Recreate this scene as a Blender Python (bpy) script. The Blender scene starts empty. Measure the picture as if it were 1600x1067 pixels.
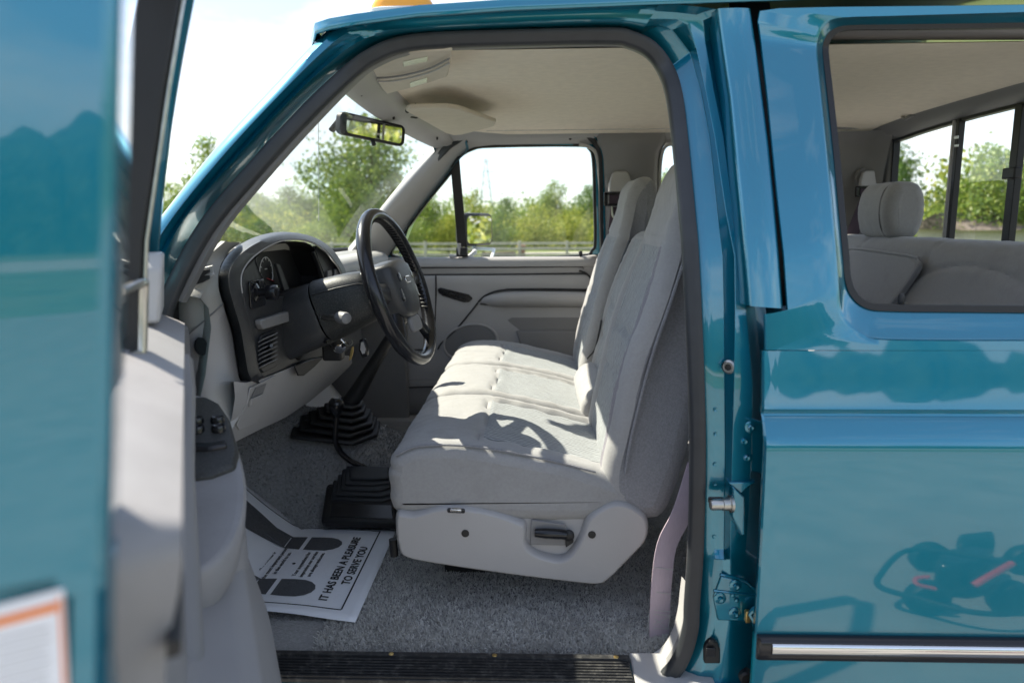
import bpy, bmesh, math, random
from mathutils import Vector, Matrix
random.seed(7)
SC = bpy.context.scene
COL = SC.collection
# ------------------------------------------------------------------ camera
FPX = 1126.0
PITCH, YAW, ROLL = math.radians(9.5), math.radians(2.0), math.radians(0.4)
CZ = 1.62          # eye height
YC = 2.28          # centre line of the truck (its left flank faces the camera)
_cp, _sp, _cy, _sy = math.cos(PITCH), math.sin(PITCH), math.cos(YAW), math.sin(YAW)
FW = Vector((-_sy*_cp, _cy*_cp, -_sp)); _r0 = Vector((_cy, _sy, 0)); _u0 = Vector((-_sy*_sp, _cy*_sp, _cp))
RT = _r0*math.cos(ROLL) - _u0*math.sin(ROLL); UP = _u0*math.cos(ROLL) + _r0*math.sin(ROLL)
cam = bpy.data.cameras.new('camera'); camo = bpy.data.objects.new('camera', cam); COL.objects.link(camo)
camo.matrix_world = Matrix(((RT.x, UP.x, -FW.x, 0), (RT.y, UP.y, -FW.y, 0), (RT.z, UP.z, -FW.z, CZ), (0, 0, 0, 1)))
cam.sensor_width = 36; cam.lens = 36*FPX/1600; cam.clip_start = 0.02; cam.clip_end = 3000
cam.dof.use_dof = True; cam.dof.focus_distance = 1.85; cam.dof.aperture_fstop = 3.2
SC.camera = camo
# ------------------------------------------------------------------ world and sun
SUN = Vector((-0.60, 0.30, 0.745)).normalized()      # towards the sun
elev = math.asin(SUN.z); rot = math.atan2(SUN.x, SUN.y)
wd = bpy.data.worlds.new('World'); SC.world = wd; wd.use_nodes = True
nt = wd.node_tree; nt.nodes.clear()
n_out = nt.nodes.new('ShaderNodeOutputWorld'); n_bg = nt.nodes.new('ShaderNodeBackground')
n_sky = nt.nodes.new('ShaderNodeTexSky'); n_sky.sky_type = 'NISHITA'; n_sky.sun_disc = False
n_sky.sun_elevation = elev; n_sky.sun_rotation = rot; n_sky.dust_density = 0.7; n_sky.air_density = 1.0
n_tc = nt.nodes.new('ShaderNodeTexCoord'); n_map = nt.nodes.new('ShaderNodeMapping'); n_map.inputs['Scale'].default_value = (1.0, 1.0, 2.6)
n_no = nt.nodes.new('ShaderNodeTexNoise'); n_no.inputs['Scale'].default_value = 2.3; n_no.inputs['Detail'].default_value = 9; n_no.inputs['Roughness'].default_value = 0.56
n_rp = nt.nodes.new('ShaderNodeValToRGB'); n_rp.color_ramp.elements[0].position = 0.47; n_rp.color_ramp.elements[1].position = 0.70; n_rp.color_ramp.elements[0].color = (.20, .20, .20, 1)
n_mx = nt.nodes.new('ShaderNodeMix'); n_mx.data_type = 'RGBA'; n_mx.inputs[7].default_value = (5.15, 5.1, 5.05, 1)
nt.links.new(n_tc.outputs['Generated'], n_map.inputs['Vector']); nt.links.new(n_map.outputs[0], n_no.inputs['Vector'])
n_sp = nt.nodes.new('ShaderNodeSeparateXYZ'); nt.links.new(n_tc.outputs['Generated'], n_sp.inputs[0])
n_hz = nt.nodes.new('ShaderNodeMapRange'); n_hz.inputs[1].default_value = 0.0; n_hz.inputs[2].default_value = .55; n_hz.inputs[3].default_value = .07; n_hz.inputs[4].default_value = -.07; nt.links.new(n_sp.outputs[2], n_hz.inputs[0])   # more haze and cloud low down
n_ad = nt.nodes.new('ShaderNodeMath'); n_ad.operation = 'ADD'; nt.links.new(n_no.outputs[0], n_ad.inputs[0]); nt.links.new(n_hz.outputs[0], n_ad.inputs[1])
nt.links.new(n_ad.outputs[0], n_rp.inputs[0]); nt.links.new(n_rp.outputs[0], n_mx.inputs[0])
n_gain = nt.nodes.new('ShaderNodeMix'); n_gain.data_type = 'RGBA'; n_gain.blend_type = 'MULTIPLY'; n_gain.inputs[0].default_value = 1; n_gain.inputs[7].default_value = (.56, .64, .74, 1)
nt.links.new(n_sky.outputs[0], n_gain.inputs[6]); nt.links.new(n_gain.outputs[2], n_mx.inputs[6]); nt.links.new(n_mx.outputs[2], n_bg.inputs[0])
n_bg.inputs[1].default_value = 0.125
nt.links.new(n_bg.outputs[0], n_out.inputs[0])
sl = bpy.data.lights.new('sun', 'SUN'); so = bpy.data.objects.new('sun', sl); COL.objects.link(so)
sl.energy = 4.3; sl.angle = math.radians(0.55); sl.color = (1.0, 0.915, 0.78)
so.rotation_euler = SUN.to_track_quat('Z', 'Y').to_euler()
vs = SC.view_settings; vs.view_transform = 'Standard'; vs.look = 'None'; vs.exposure = 1.52; vs.gamma = 1.0; vs.use_curve_mapping = False
SC.cycles.max_bounces = 10; SC.cycles.transparent_max_bounces = 16; SC.cycles.use_denoising = True
# ------------------------------------------------------------------ measuring: a direction seen from the eye meets a real plane
def ray(px, py):
    return FW + RT*((px-800)/FPX) - UP*((py-533.5)/FPX)
EYE = Vector((0, 0, CZ))
def onY(px, py, Y): d = ray(px, py); return EYE + d*(Y/d.y)
def onX(px, py, X): d = ray(px, py); return EYE + d*(X/d.x)
def onZ(px, py, Z): d = ray(px, py); return EYE + d*((Z-CZ)/d.z)
def S(z):                                   # outer skin of the cab: leaning in gently below the belt, more above it
    return 1.255 + .02*min(1, max(0, (z-1.29)/.13)) + .155*(min(1, max(0, (z-1.42)/.5))**1.6)
def near(px, py, off=0.0):
    Y = 1.3
    for _ in range(10): Y = S(onY(px, py, Y).z) + off
    return onY(px, py, Y)
def far(px, py, off=0.0):
    Y = 3.2
    for _ in range(10): Y = 2*YC - S(onY(px, py, Y).z) - off
    return onY(px, py, Y)
def mir(p): return Vector((p[0], 2*YC-p[1], p[2]))
# ------------------------------------------------------------------ materials
M = {}
def mat(name, col, rough=.5, metal=0.0, coat=0.0, spec=.5, var=0.0, vscale=8.0, bump=0.0, bscale=200.0, bdet=2.0, emit=None, sheen=0.0, stretch=None, dirt=None, coatr=.03, bdist=.002):
    m = bpy.data.materials.new(name); m.use_nodes = True; t = m.node_tree; b = t.nodes['Principled BSDF']
    b.inputs['Base Color'].default_value = (*col, 1); b.inputs['Roughness'].default_value = rough; b.inputs['Metallic'].default_value = metal
    b.inputs['Coat Weight'].default_value = coat; b.inputs['Coat Roughness'].default_value = coatr; b.inputs['Specular IOR Level'].default_value = spec
    b.inputs['Sheen Weight'].default_value = sheen
    tc = t.nodes.new('ShaderNodeTexCoord'); vec = tc.outputs['Object']
    if stretch:
        mp = t.nodes.new('ShaderNodeMapping'); mp.inputs['Scale'].default_value = stretch; t.links.new(vec, mp.inputs[0]); vec = mp.outputs[0]
    csock = None
    if var:
        n = t.nodes.new('ShaderNodeTexNoise'); n.inputs['Scale'].default_value = vscale; n.inputs['Detail'].default_value = 6
        t.links.new(vec, n.inputs['Vector'])
        r = t.nodes.new('ShaderNodeMapRange'); r.inputs[1].default_value = .3; r.inputs[2].default_value = .7
        r.inputs[3].default_value = 1-var; r.inputs[4].default_value = 1+var; t.links.new(n.outputs[0], r.inputs[0])
        x = t.nodes.new('ShaderNodeMix'); x.data_type = 'RGBA'; x.blend_type = 'MULTIPLY'; x.inputs[0].default_value = 1
        x.inputs[6].default_value = (*col, 1); t.links.new(r.outputs[0], x.inputs[7]); csock = x.outputs[2]
    if dirt:                                # (colour, scale, low, high, amount): dust or wear with a shape of its own
        n = t.nodes.new('ShaderNodeTexNoise'); n.inputs['Scale'].default_value = dirt[1]; n.inputs['Detail'].default_value = 8; n.inputs['Roughness'].default_value = .7
        t.links.new(vec, n.inputs['Vector'])
        r = t.nodes.new('ShaderNodeMapRange'); r.inputs[1].default_value = dirt[2]; r.inputs[2].default_value = dirt[3]; r.inputs[4].default_value = dirt[4]
        t.links.new(n.outputs[0], r.inputs[0])
        x = t.nodes.new('ShaderNodeMix'); x.data_type = 'RGBA'; x.inputs[6].default_value = (*col, 1); x.inputs[7].default_value = (*dirt[0], 1)
        if csock: t.links.new(csock, x.inputs[6])
        t.links.new(r.outputs[0], x.inputs[0]); csock = x.outputs[2]
    if csock: t.links.new(csock, b.inputs['Base Color'])
    if bump:
        n = t.nodes.new('ShaderNodeTexNoise'); n.inputs['Scale'].default_value = bscale; n.inputs['Detail'].default_value = bdet; t.links.new(vec, n.inputs['Vector'])
        q = t.nodes.new('ShaderNodeBump'); q.inputs['Strength'].default_value = bump; q.inputs['Distance'].default_value = bdist
        t.links.new(n.outputs[0], q.inputs['Height']); t.links.new(q.outputs[0], b.inputs['Normal'])
    if emit:
        b.inputs['Emission Color'].default_value = (*emit[0], 1); b.inputs['Emission Strength'].default_value = emit[1]
    M[name] = m; return m
mat('paint', (.0002, .185, .280), .32, .68, 1.0, .5, var=.05, vscale=900, bump=.05, bscale=14, bdet=1, bdist=.001, dirt=((.02, .20, .27), 9, .55, .8, .5)); M['paint'].node_tree.nodes['Principled BSDF'].inputs['Coat IOR'].default_value = 1.75
mat('paint_plain', (.004, .155, .235), .38, .35, .7, .5, var=.05, vscale=600, coatr=.08)
mat('rubber', (.026, .029, .033), .45, bump=.15, bscale=300, var=.12, vscale=30)
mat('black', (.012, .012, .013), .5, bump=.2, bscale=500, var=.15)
mat('black_gloss', (.012, .012, .014), .22, var=.1)
mat('dark_plastic', (.034, .035, .037), .42, bump=.25, bscale=420, bdet=3, var=.1, dirt=((.16, .16, .14), 38, .56, .78, .35))
mat('dusty', (.02, .021, .021), .45, bump=.3, bscale=420, dirt=((.30, .31, .26), 330, .50, .75, .30))
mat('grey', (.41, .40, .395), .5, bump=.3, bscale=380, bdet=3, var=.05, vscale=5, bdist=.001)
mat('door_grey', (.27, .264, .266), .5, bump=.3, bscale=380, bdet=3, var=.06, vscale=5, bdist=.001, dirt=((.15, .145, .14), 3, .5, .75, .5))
mat('grey_dark', (.215, .212, .212), .5, bump=.3, bscale=380, bdet=3, var=.06, vscale=5, bdist=.001)
mat('grey_light', (.46, .45, .44), .45, bump=.3, bscale=380, bdet=3, var=.05, vscale=5, bdist=.001)
mat('grey_pad', (.38, .37, .345), .52, bump=.45, bscale=260, bdet=4, var=.06, vscale=12, bdist=.0015)
mat('headliner', (.80, .715, .58), .9, bump=.35, bscale=600, var=.05, vscale=40, sheen=.1)
mat('cloth', (.335, .33, .325), .95, bump=.4, bscale=700, bdet=3, var=.05, vscale=160, sheen=.25, bdist=.002, dirt=((.235, .225, .21), 7, .52, .78, .55))
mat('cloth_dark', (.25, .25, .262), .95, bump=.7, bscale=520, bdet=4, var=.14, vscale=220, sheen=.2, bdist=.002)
mat('carpet', (.27, .268, .262), 1.0, bump=.6, bscale=260, bdet=6, var=.16, vscale=120, sheen=.2, bdist=.006)
mat('pile', (.60, .585, .55), 1.0, var=.14, vscale=60, sheen=.2, dirt=((.38, .36, .33), 6, .5, .75, .6))
mat('pile_shaded', (.25, .25, .246), 1.0, var=.08, vscale=40, sheen=.15, dirt=((.17, .16, .15), 5, .45, .7, .5))  # same pile, darkened: the shade under the dashboard is put into its colour
mat('scuff_black', (.018, .018, .019), .5, bump=.3, bscale=300, var=.2, dirt=((.20, .19, .17), 60, .5, .75, .5))
mat('visor', (.62, .56, .46), .85, bump=.3, bscale=500, var=.04, vscale=30)
mat('wood_mass', (.03, .055, .018), .95, var=.6, vscale=1.2, bump=1.0, bscale=2.5, bdist=.3)
mat('belt', (.50, .405, .47), .75, bump=.3, bscale=900, var=.06, vscale=60, stretch=(8, 1, 1))
mat('belt_dark', (.055, .036, .052), .75, bump=.3, bscale=900, var=.06, vscale=60)
mat('chrome', (.75, .75, .74), .12, 1.0)
mat('steel', (.50, .49, .45), .32, 1.0, var=.15, vscale=60)
mat('brass', (.60, .42, .16), .35, .9, var=.2, vscale=50)
mat('amber', (.95, .38, .02), .15, 0, .6, emit=None)
mat('orange', (.85, .22, .02), .5)
mat('paper', (.80, .81, .84), .6, var=.03, vscale=6, bump=.35, bscale=11, bdet=3, bdist=.012)
mat('ink', (.012, .012, .013), .7)
mat('ink_speckle', (.085, .088, .095), .7, var=.9, vscale=700)
mat('white', (.78, .78, .76), .5)
mat('lens', (.85, .86, .70), .2, bump=.8, bscale=90)
mat('red', (.55, .03, .03), .4)
mat('mirror', (.9, .9, .9), .015, 1.0)
mat('wood_rail', (.42, .39, .34), .8, var=.2, vscale=6)
mat('bark', (.10, .075, .05), .9, bump=.6, bscale=30, var=.3)
mat('lattice', (.62, .64, .68), .6, .3)  # pylon steel, paled so that distance haze is part of the colour
mat('roofing', (.16, .13, .11), .9, var=.2)
mat('siding', (.50, .47, .42), .8, var=.1)
mat('asphalt', (.25, .24, .225), .9, var=.18, vscale=3, bump=.5, bscale=120, dirt=((.31, .30, .28), .6, .45, .7, .6))
mat('concrete', (.40, .375, .33), .85, var=.12, vscale=1.5)
mat('grass', (.105, .15, .035), .95, var=.35, vscale=.8, bump=.8, bscale=40, dirt=((.22, .21, .08), .3, .45, .65, .6))
def leafmat(name, c1, c2, c3):
    m = bpy.data.materials.new(name); m.use_nodes = True; t = m.node_tree; t.nodes.clear()
    o = t.nodes.new('ShaderNodeOutputMaterial'); d = t.nodes.new('ShaderNodeBsdfDiffuse'); tr = t.nodes.new('ShaderNodeBsdfTranslucent'); gl = t.nodes.new('ShaderNodeBsdfGlossy'); gl.inputs['Roughness'].default_value = .45
    mx = t.nodes.new('ShaderNodeMixShader'); mx.inputs[0].default_value = .34; m2 = t.nodes.new('ShaderNodeMixShader'); m2.inputs[0].default_value = .04
    gm = t.nodes.new('ShaderNodeNewGeometry'); rp = t.nodes.new('ShaderNodeValToRGB')
    rp.color_ramp.elements[0].color = (*c1, 1); rp.color_ramp.elements[1].color = (*c3, 1); e = rp.color_ramp.elements.new(.55); e.color = (*c2, 1)
    t.links.new(gm.outputs['Random Per Island'], rp.inputs[0])
    for s in (d, tr): t.links.new(rp.outputs[0], s.inputs['Color'])
    t.links.new(d.outputs[0], mx.inputs[1]); t.links.new(tr.outputs[0], mx.inputs[2]); t.links.new(mx.outputs[0], m2.inputs[1]); t.links.new(gl.outputs[0], m2.inputs[2]); t.links.new(m2.outputs[0], o.inputs[0])
    M[name] = m
leafmat('leaf_bright', (.09, .17, .025), (.20, .29, .045), (.36, .42, .07))
leafmat('leaf_mid', (.055, .125, .025), (.12, .21, .04), (.22, .30, .055))
leafmat('leaf_yellow', (.15, .21, .025), (.31, .36, .05), (.48, .47, .10))
def glassmat(name, tint, refl=1.0, ior=1.5, dust=None):
    m = bpy.data.materials.new(name); m.use_nodes = True; t = m.node_tree; t.nodes.clear()
    o = t.nodes.new('ShaderNodeOutputMaterial'); tp = t.nodes.new('ShaderNodeBsdfTransparent'); tp.inputs[0].default_value = (*tint, 1)
    gl = t.nodes.new('ShaderNodeBsdfGlossy'); gl.inputs['Roughness'].default_value = 0.004
    lw = t.nodes.new('ShaderNodeLayerWeight'); lw.inputs[0].default_value = .5; pw = t.nodes.new('ShaderNodeMath'); pw.operation = 'POWER'; pw.inputs[1].default_value = 5
    fr = t.nodes.new('ShaderNodeMath'); fr.operation = 'MULTIPLY_ADD'; fr.inputs[1].default_value = .88; fr.inputs[2].default_value = .075*refl; mx = t.nodes.new('ShaderNodeMixShader')
    t.links.new(lw.outputs['Facing'], pw.inputs[0]); t.links.new(pw.outputs[0], fr.inputs[0])
    t.links.new(fr.outputs[0], mx.inputs[0]); t.links.new(tp.outputs[0], mx.inputs[1]); t.links.new(gl.outputs[0], mx.inputs[2])
    last = mx.outputs[0]
    if dust:
        n = t.nodes.new('ShaderNodeTexNoise'); n.inputs['Scale'].default_value = 5; n.inputs['Detail'].default_value = 8
        r = t.nodes.new('ShaderNodeMapRange'); r.inputs[1].default_value = .35; r.inputs[2].default_value = .75; r.inputs[3].default_value = dust*.4; r.inputs[4].default_value = dust
        d = t.nodes.new('ShaderNodeBsdfDiffuse'); d.inputs[0].default_value = (.6, .6, .55, 1); tl = t.nodes.new('ShaderNodeBsdfTranslucent'); tl.inputs[0].default_value = (.6, .6, .55, 1)
        a = t.nodes.new('ShaderNodeMixShader'); t.links.new(d.outputs[0], a.inputs[1]); t.links.new(tl.outputs[0], a.inputs[2])
        x = t.nodes.new('ShaderNodeMixShader'); tc = t.nodes.new('ShaderNodeTexCoord'); t.links.new(tc.outputs['Object'], n.inputs[0])
        t.links.new(n.outputs[0], r.inputs[0]); t.links.new(r.outputs[0], x.inputs[0]); t.links.new(last, x.inputs[1]); t.links.new(a.outputs[0], x.inputs[2]); last = x.outputs[0]
    t.links.new(last, o.inputs[0]); M[name] = m
glassmat('glass', (.96, .985, .975)); glassmat('windshield_glass', (.92, .965, .95), dust=.012); glassmat('gauge_lens', (.9, .9, .9))
# woven seat centre: fine ribs with faint coloured threads
def wovenmat(name, col, axis, scale, along=(1, 1, 1)):
    m = mat(name, col, .95, var=.1, vscale=120, sheen=.2); t = m.node_tree; b = t.nodes['Principled BSDF']
    base = b.inputs['Base Color'].links[0].from_socket
    tc = [n for n in t.nodes if n.type == 'TEX_COORD'][0]
    w = t.nodes.new('ShaderNodeTexWave'); w.bands_direction = axis; w.inputs['Scale'].default_value = scale; w.inputs['Distortion'].default_value = .6; w.inputs['Detail'].default_value = 2
    t.links.new(tc.outputs['Object'], w.inputs['Vector'])
    x = t.nodes.new('ShaderNodeMix'); x.data_type = 'RGBA'; x.blend_type = 'MULTIPLY'; x.inputs[0].default_value = 1
    mr = t.nodes.new('ShaderNodeMapRange'); mr.inputs[3].default_value = .5; mr.inputs[4].default_value = 1.2; t.links.new(w.outputs[1], mr.inputs[0])
    t.links.new(base, x.inputs[6]); t.links.new(mr.outputs[0], x.inputs[7]); t.links.new(x.outputs[2], b.inputs['Base Color'])
    bp = t.nodes.new('ShaderNodeBump'); bp.inputs['Strength'].default_value = .5; bp.inputs['Distance'].default_value = .002; t.links.new(w.outputs[1], bp.inputs['Height']); t.links.new(bp.outputs[0], b.inputs['Normal'])
    return m
wovenmat('weave', (.33, .345, .35), 'Y', 30)
wovenmat('weave_stripe', (.25, .235, .265), 'Y', 60)
# ------------------------------------------------------------------ mesh helpers
def tag(o, label=None, cat=None, group=None, kind=None):
    if label: o['label'] = label
    if cat: o['category'] = cat
    if group: o['group'] = group
    if kind: o['kind'] = kind
    return o
def empty(name, loc=(0, 0, 0), parent=None):
    o = bpy.data.objects.new(name, None); o.location = loc; o.empty_display_size = .1; COL.objects.link(o); o.parent = parent; return o
def add(name, verts, faces, m, parent=None, smooth=True, bevel=0.0, subsurf=0, solid=0.0, angle=38, seg=2, fix=True, soff=-1.0):
    me = bpy.data.meshes.new(name); me.from_pydata([tuple(v) for v in verts], [], faces)
    if fix:
        bm = bmesh.new(); bm.from_mesh(me); bmesh.ops.remove_doubles(bm, verts=bm.verts, dist=1e-6); bmesh.ops.recalc_face_normals(bm, faces=bm.faces); bm.to_mesh(me); bm.free()
    me.update()
    if smooth:
        me.shade_smooth()
        if not subsurf: me.set_sharp_from_angle(angle=math.radians(angle))
        for p in me.polygons:
            if len(p.vertices) > 24: p.use_smooth = False
    me.materials.append(M[m] if isinstance(m, str) else m)
    o = bpy.data.objects.new(name, me); COL.objects.link(o); o.parent = parent
    if solid:
        k = o.modifiers.new('s', 'SOLIDIFY'); k.thickness = solid; k.offset = soff
    if bevel:
        k = o.modifiers.new('b', 'BEVEL'); k.width = bevel; k.segments = seg; k.limit_method = 'ANGLE'; k.angle_limit = math.radians(32); k.harden_normals = False
    if subsurf:
        k = o.modifiers.new('u', 'SUBSURF'); k.levels = subsurf; k.render_levels = subsurf
    return o
def cat(pts, n=8, closed=False):            # Catmull-Rom through points
    P = [Vector(p) for p in pts]; out = []; N = len(P)
    rng = range(N) if closed else range(N-1)
    for i in rng:
        if closed: a, b, c, d = P[i-1], P[i], P[(i+1) % N], P[(i+2) % N]
        else:
            b, c = P[i], P[i+1]; a = P[i-1] if i > 0 else b*2-c; d = P[i+2] if i+2 < N else c*2-b
        for k in range(n):
            t = k/n; out.append(.5*((2*b)+(c-a)*t+(2*a-5*b+4*c-d)*t*t+(3*b-a-3*c+d)*t**3))
    if not closed: out.append(P[-1])
    return out
def prism(name, pts, vec, m, parent=None, bevel=0.0, smooth=True, **k):
    n = len(pts); v = [Vector(p) for p in pts] + [Vector(p)+Vector(vec) for p in pts]
    f = [tuple(range(n)), tuple(range(2*n-1, n-1, -1))] + [(i, (i+1) % n, n+(i+1) % n, n+i) for i in range(n)]
    return add(name, v, f, m, parent, smooth, bevel, **k)
def box(name, lo, hi, m, parent=None, bevel=.004, rot=None, **k):
    c = (Vector(lo)+Vector(hi))/2; h = (Vector(hi)-Vector(lo))/2
    v = [Vector((x*h.x, y*h.y, z*h.z)) for x in (-1, 1) for y in (-1, 1) for z in (-1, 1)]
    if rot: R_ = Matrix.Rotation(rot[1], 3, rot[0]); v = [R_ @ p for p in v]
    v = [c+p for p in v]
    f = [(0, 1, 3, 2), (4, 6, 7, 5), (0, 4, 5, 1), (2, 3, 7, 6), (0, 2, 6, 4), (1, 5, 7, 3)]
    return add(name, v, f, m, parent, True, bevel, **k)
def loft(name, rows, m, parent=None, cu=False, cv=False, cap=False, **k):
    nr, nc = len(rows), len(rows[0]); v = [p for r in rows for p in r]; f = []
    for i in range(nr if cu else nr-1):
        for j in range(nc if cv else nc-1):
            a, b = i*nc+j, i*nc+(j+1) % nc; c, d = ((i+1) % nr)*nc+(j+1) % nc, ((i+1) % nr)*nc+j
            f.append((a, b, c, d))
    if cap: f += [tuple(range(nc)), tuple(range((nr-1)*nc, nr*nc))]
    return add(name, v, f, m, parent, **k)
def frames(path, closed=False, up=None):
    P = [Vector(p) for p in path]; n = len(P); T = []
    for i in range(n):
        a = P[i-1] if (i > 0 or closed) else P[i]; b = P[(i+1) % n] if (i < n-1 or closed) else P[i]; T.append((b-a).normalized())
    out = []
    nrm = Vector(up) if up else (Vector((0, 0, 1)) if abs(T[0].z) < .9 else Vector((1, 0, 0)))
    for t in T:
        if up: nn = Vector(up)
        else: nn = nrm
        nn = (nn - t*nn.dot(t)); nn = nn.normalized() if nn.length > 1e-6 else t.orthogonal().normalized(); nrm = nn; out.append((t, nn, t.cross(nn)))
    return P, out
def sweep(name, path, prof, m, parent=None, closed=False, up=None, cap=True, pclosed=True, scale=None, **k):
    P, fr = frames(path, closed, up); rows = []
    for i, (p, (t, n, b)) in enumerate(zip(P, fr)):
        s = scale[i] if scale else 1.0
        rows.append([p + n*(x*s) + b*(y*s) for x, y in prof])
    return loft(name, rows, m, parent, cu=closed, cv=pclosed, cap=cap and not closed and pclosed, **k)
def circ(r, n=10, r2=None): return [(r*math.cos(2*math.pi*i/n), (r2 or r)*math.sin(2*math.pi*i/n)) for i in range(n)]
def tube(name, path, r, m, parent=None, n=10, closed=False, rad=None, **k):
    return sweep(name, path, circ(r, n), m, parent, closed, scale=[x/r for x in rad] if rad else None, **k)
def lathe(name, c, axis, prof, m, parent=None, n=20, **k):   # prof: (radius, distance along axis)
    a = Vector(axis).normalized(); u = a.orthogonal().normalized(); w = a.cross(u); c = Vector(c)
    rows = [[c + a*h + (u*math.cos(2*math.pi*i/n)+w*math.sin(2*math.pi*i/n))*max(r, 1e-4) for i in range(n)] for r, h in prof]
    return loft(name, rows, m, parent, cv=True, cap=True, **k)
def rrect(w, h, r, n=4):
    o = []
    for cx, cy, a0 in ((w/2-r, h/2-r, 0), (-w/2+r, h/2-r, 90), (-w/2+r, -h/2+r, 180), (w/2-r, -h/2+r, 270)):
        for i in range(n+1):
            a = math.radians(a0+90*i/n); o.append((cx+r*math.cos(a), cy+r*math.sin(a)))
    return o
def slab(name, c, u, v, w, h, r, t, m, parent=None, bevel=.002, n=4):   # rounded plate centred on c, spanned by u and v, thickness t along u x v
    u = Vector(u).normalized(); v = Vector(v).normalized(); c = Vector(c); nn = u.cross(v)
    return prism(name, [c+u*x+v*y for x, y in rrect(w, h, r, n)], nn*t, m, parent, bevel)
SAG = bpy.data.textures.new('sag', 'CLOUDS'); SAG.noise_scale = .13; SAG.noise_depth = 2
CREASE = bpy.data.textures.new('crease', 'MUSGRAVE'); CREASE.noise_scale = .035; CREASE.musgrave_type = 'RIDGED_MULTIFRACTAL'
def cushion(name, prof, y0, y1, r, m, parent=None, disp=None, ny=26, npf=5, flat0=False, axis='Y', subsurf=0):
    """closed side outline (X,Z) carried across Y, edges rounded with radius r; disp(x, z, nx, nz, y) pushes the surface in or out"""
    L = [Vector((p[0], p[1], 0)) for p in prof]; L = cat(L, npf, True); n = len(L)
    area = sum(L[i].x*L[(i+1) % n].y - L[(i+1) % n].x*L[i].y for i in range(n)); sg = 1 if area > 0 else -1
    N = []
    for i in range(n):
        t = L[(i+1) % n]-L[i-1]; N.append(Vector((t.y, -t.x, 0)).normalized()*sg)
    st = []
    for k in range(5): a = math.pi/2*k/5; st.append((y0 + r*(1-math.sin(a)), r*(1-math.cos(a)))) if False else st.append((y0 + r*(1-math.cos(math.pi/2*k/5)), r*(1-math.sin(math.pi/2*k/5))))
    for k in range(ny+1): st.append((y0+r+(y1-y0-2*r)*k/ny, 0))
    for k in range(4, -1, -1): st.append((y1 - r*(1-math.cos(math.pi/2*k/5)), r*(1-math.sin(math.pi/2*k/5))))
    rows = []
    for y, ins in st:
        row = []
        for p, q in zip(L, N):
            d = disp(p.x, p.y, q.x, q.y, y) if disp else 0.0
            w = p + q*(d-ins); row.append(Vector((w.x, y, w.y)) if axis == 'Y' else Vector((y, w.x, w.y)))
        rows.append(row)
    o = loft(name, rows, m, parent, cv=True, cap=True, subsurf=subsurf, angle=60)
    k = o.modifiers.new('sag', 'DISPLACE'); k.texture = SAG; k.strength = .006; k.mid_level = .5; k.texture_coords = 'LOCAL'
    k = o.modifiers.new('crease', 'DISPLACE'); k.texture = CREASE; k.strength = .0016; k.mid_level = .5; k.texture_coords = 'LOCAL'
    return o
def text(name, s, size, loc, u, v, m, parent=None, extrude=.0002, align='LEFT', bold=0.0):
    cu = bpy.data.curves.new(name, 'FONT'); cu.body = s; cu.size = size; cu.extrude = extrude; cu.align_x = align; cu.offset = bold; cu.materials.append(M[m])
    o = bpy.data.objects.new(name, cu); COL.objects.link(o); u = Vector(u).normalized(); v = Vector(v).normalized(); w = u.cross(v)
    o.matrix_world = Matrix(((u.x, v.x, w.x, loc[0]), (u.y, v.y, w.y, loc[1]), (u.z, v.z, w.z, loc[2]), (0, 0, 0, 1))); o.parent = parent
    return o
def NR(pts, off): return [near(x, y, off) for x, y in pts]
# ================================================================== ground and what grows on it
def gz(x, y): 
    t = min(1, max(0, (y-9)/20)); return -.55*t*t*(3-2*t)
ys = [-160, -60, -20, -8, 0, 4, 7, 9, 12, 15, 18, 21, 24, 27, 30, 36, 45, 60, 90, 150, 300, 700]
xs = [-600, -300, -120, -60, -30, -15, -6, 0, 6, 15, 30, 60, 120, 300, 600]
g = loft('ground', [[(x, y, gz(x, y)) for x in xs] for y in ys], 'grass'); tag(g, kind='structure')
pv = loft('parking_pavement', [[(x, y, gz(x, y)+.004) for x in (-40, -10, 10, 22)] for y in (-14, -4, 4, 7.5)], 'asphalt'); tag(pv, kind='structure')
rd = loft('gravel_road', [[(x, y + .10*x, gz(x, y)+.006) for x in (-1, 3, 8, 14, 60)] for y in (46, 48, 50)], 'concrete'); tag(rd, kind='structure')
# ================================================================== the truck: cab shell
truck = empty('pickup_truck', (0, YC, 0))
tag(truck, 'teal crew cab pickup truck with its driver door open, grey cloth interior', 'pickup truck')
# --- near A-pillar and header, one pressed panel
W_OUT = [(243, 490), (256, 447), (299, 349), (380, 256), (470, 160), (536, 103), (577, 76), (615, 62), (678, 54), (800, 49), (952, 45.5), (1000, 54)]
SIL = [(175, 440), (205, 398), (258, 330), (345, 222), (430, 131), (490, 68), (524, 40), (562, 32), (650, 25), (800, 15), (950, 10), (1030, 8)]
def lerp2(a, b, t): return (a[0]+(b[0]-a[0])*t, a[1]+(b[1]-a[1])*t)
rows = []
for k, (w, s_) in enumerate(zip(W_OUT, SIL)):
    pil = 1.0 if k <= 5 else max(0, 1-(k-5)/2)
    fr_ = [(-.35, .12, .12), (0, .085, .085), (.12, .055, .07), (.30, .03, .05), (.42, .038, .045), (.52, .018, .045), (.66, .0, .044), (.84, .0, .043), (.97, .03, .036), (1.0, .075, .03), (1.0, .12, .03)]
    rows.append([near(*lerp2(w, s_, f), a*pil+b*(1-pil)) for f, a, b in fr_])
rows = [list(r) for r in zip(*[cat(list(c), 5) for c in zip(*rows)])]
cabside = loft('cab_side', rows, 'paint', truck, angle=50)
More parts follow.
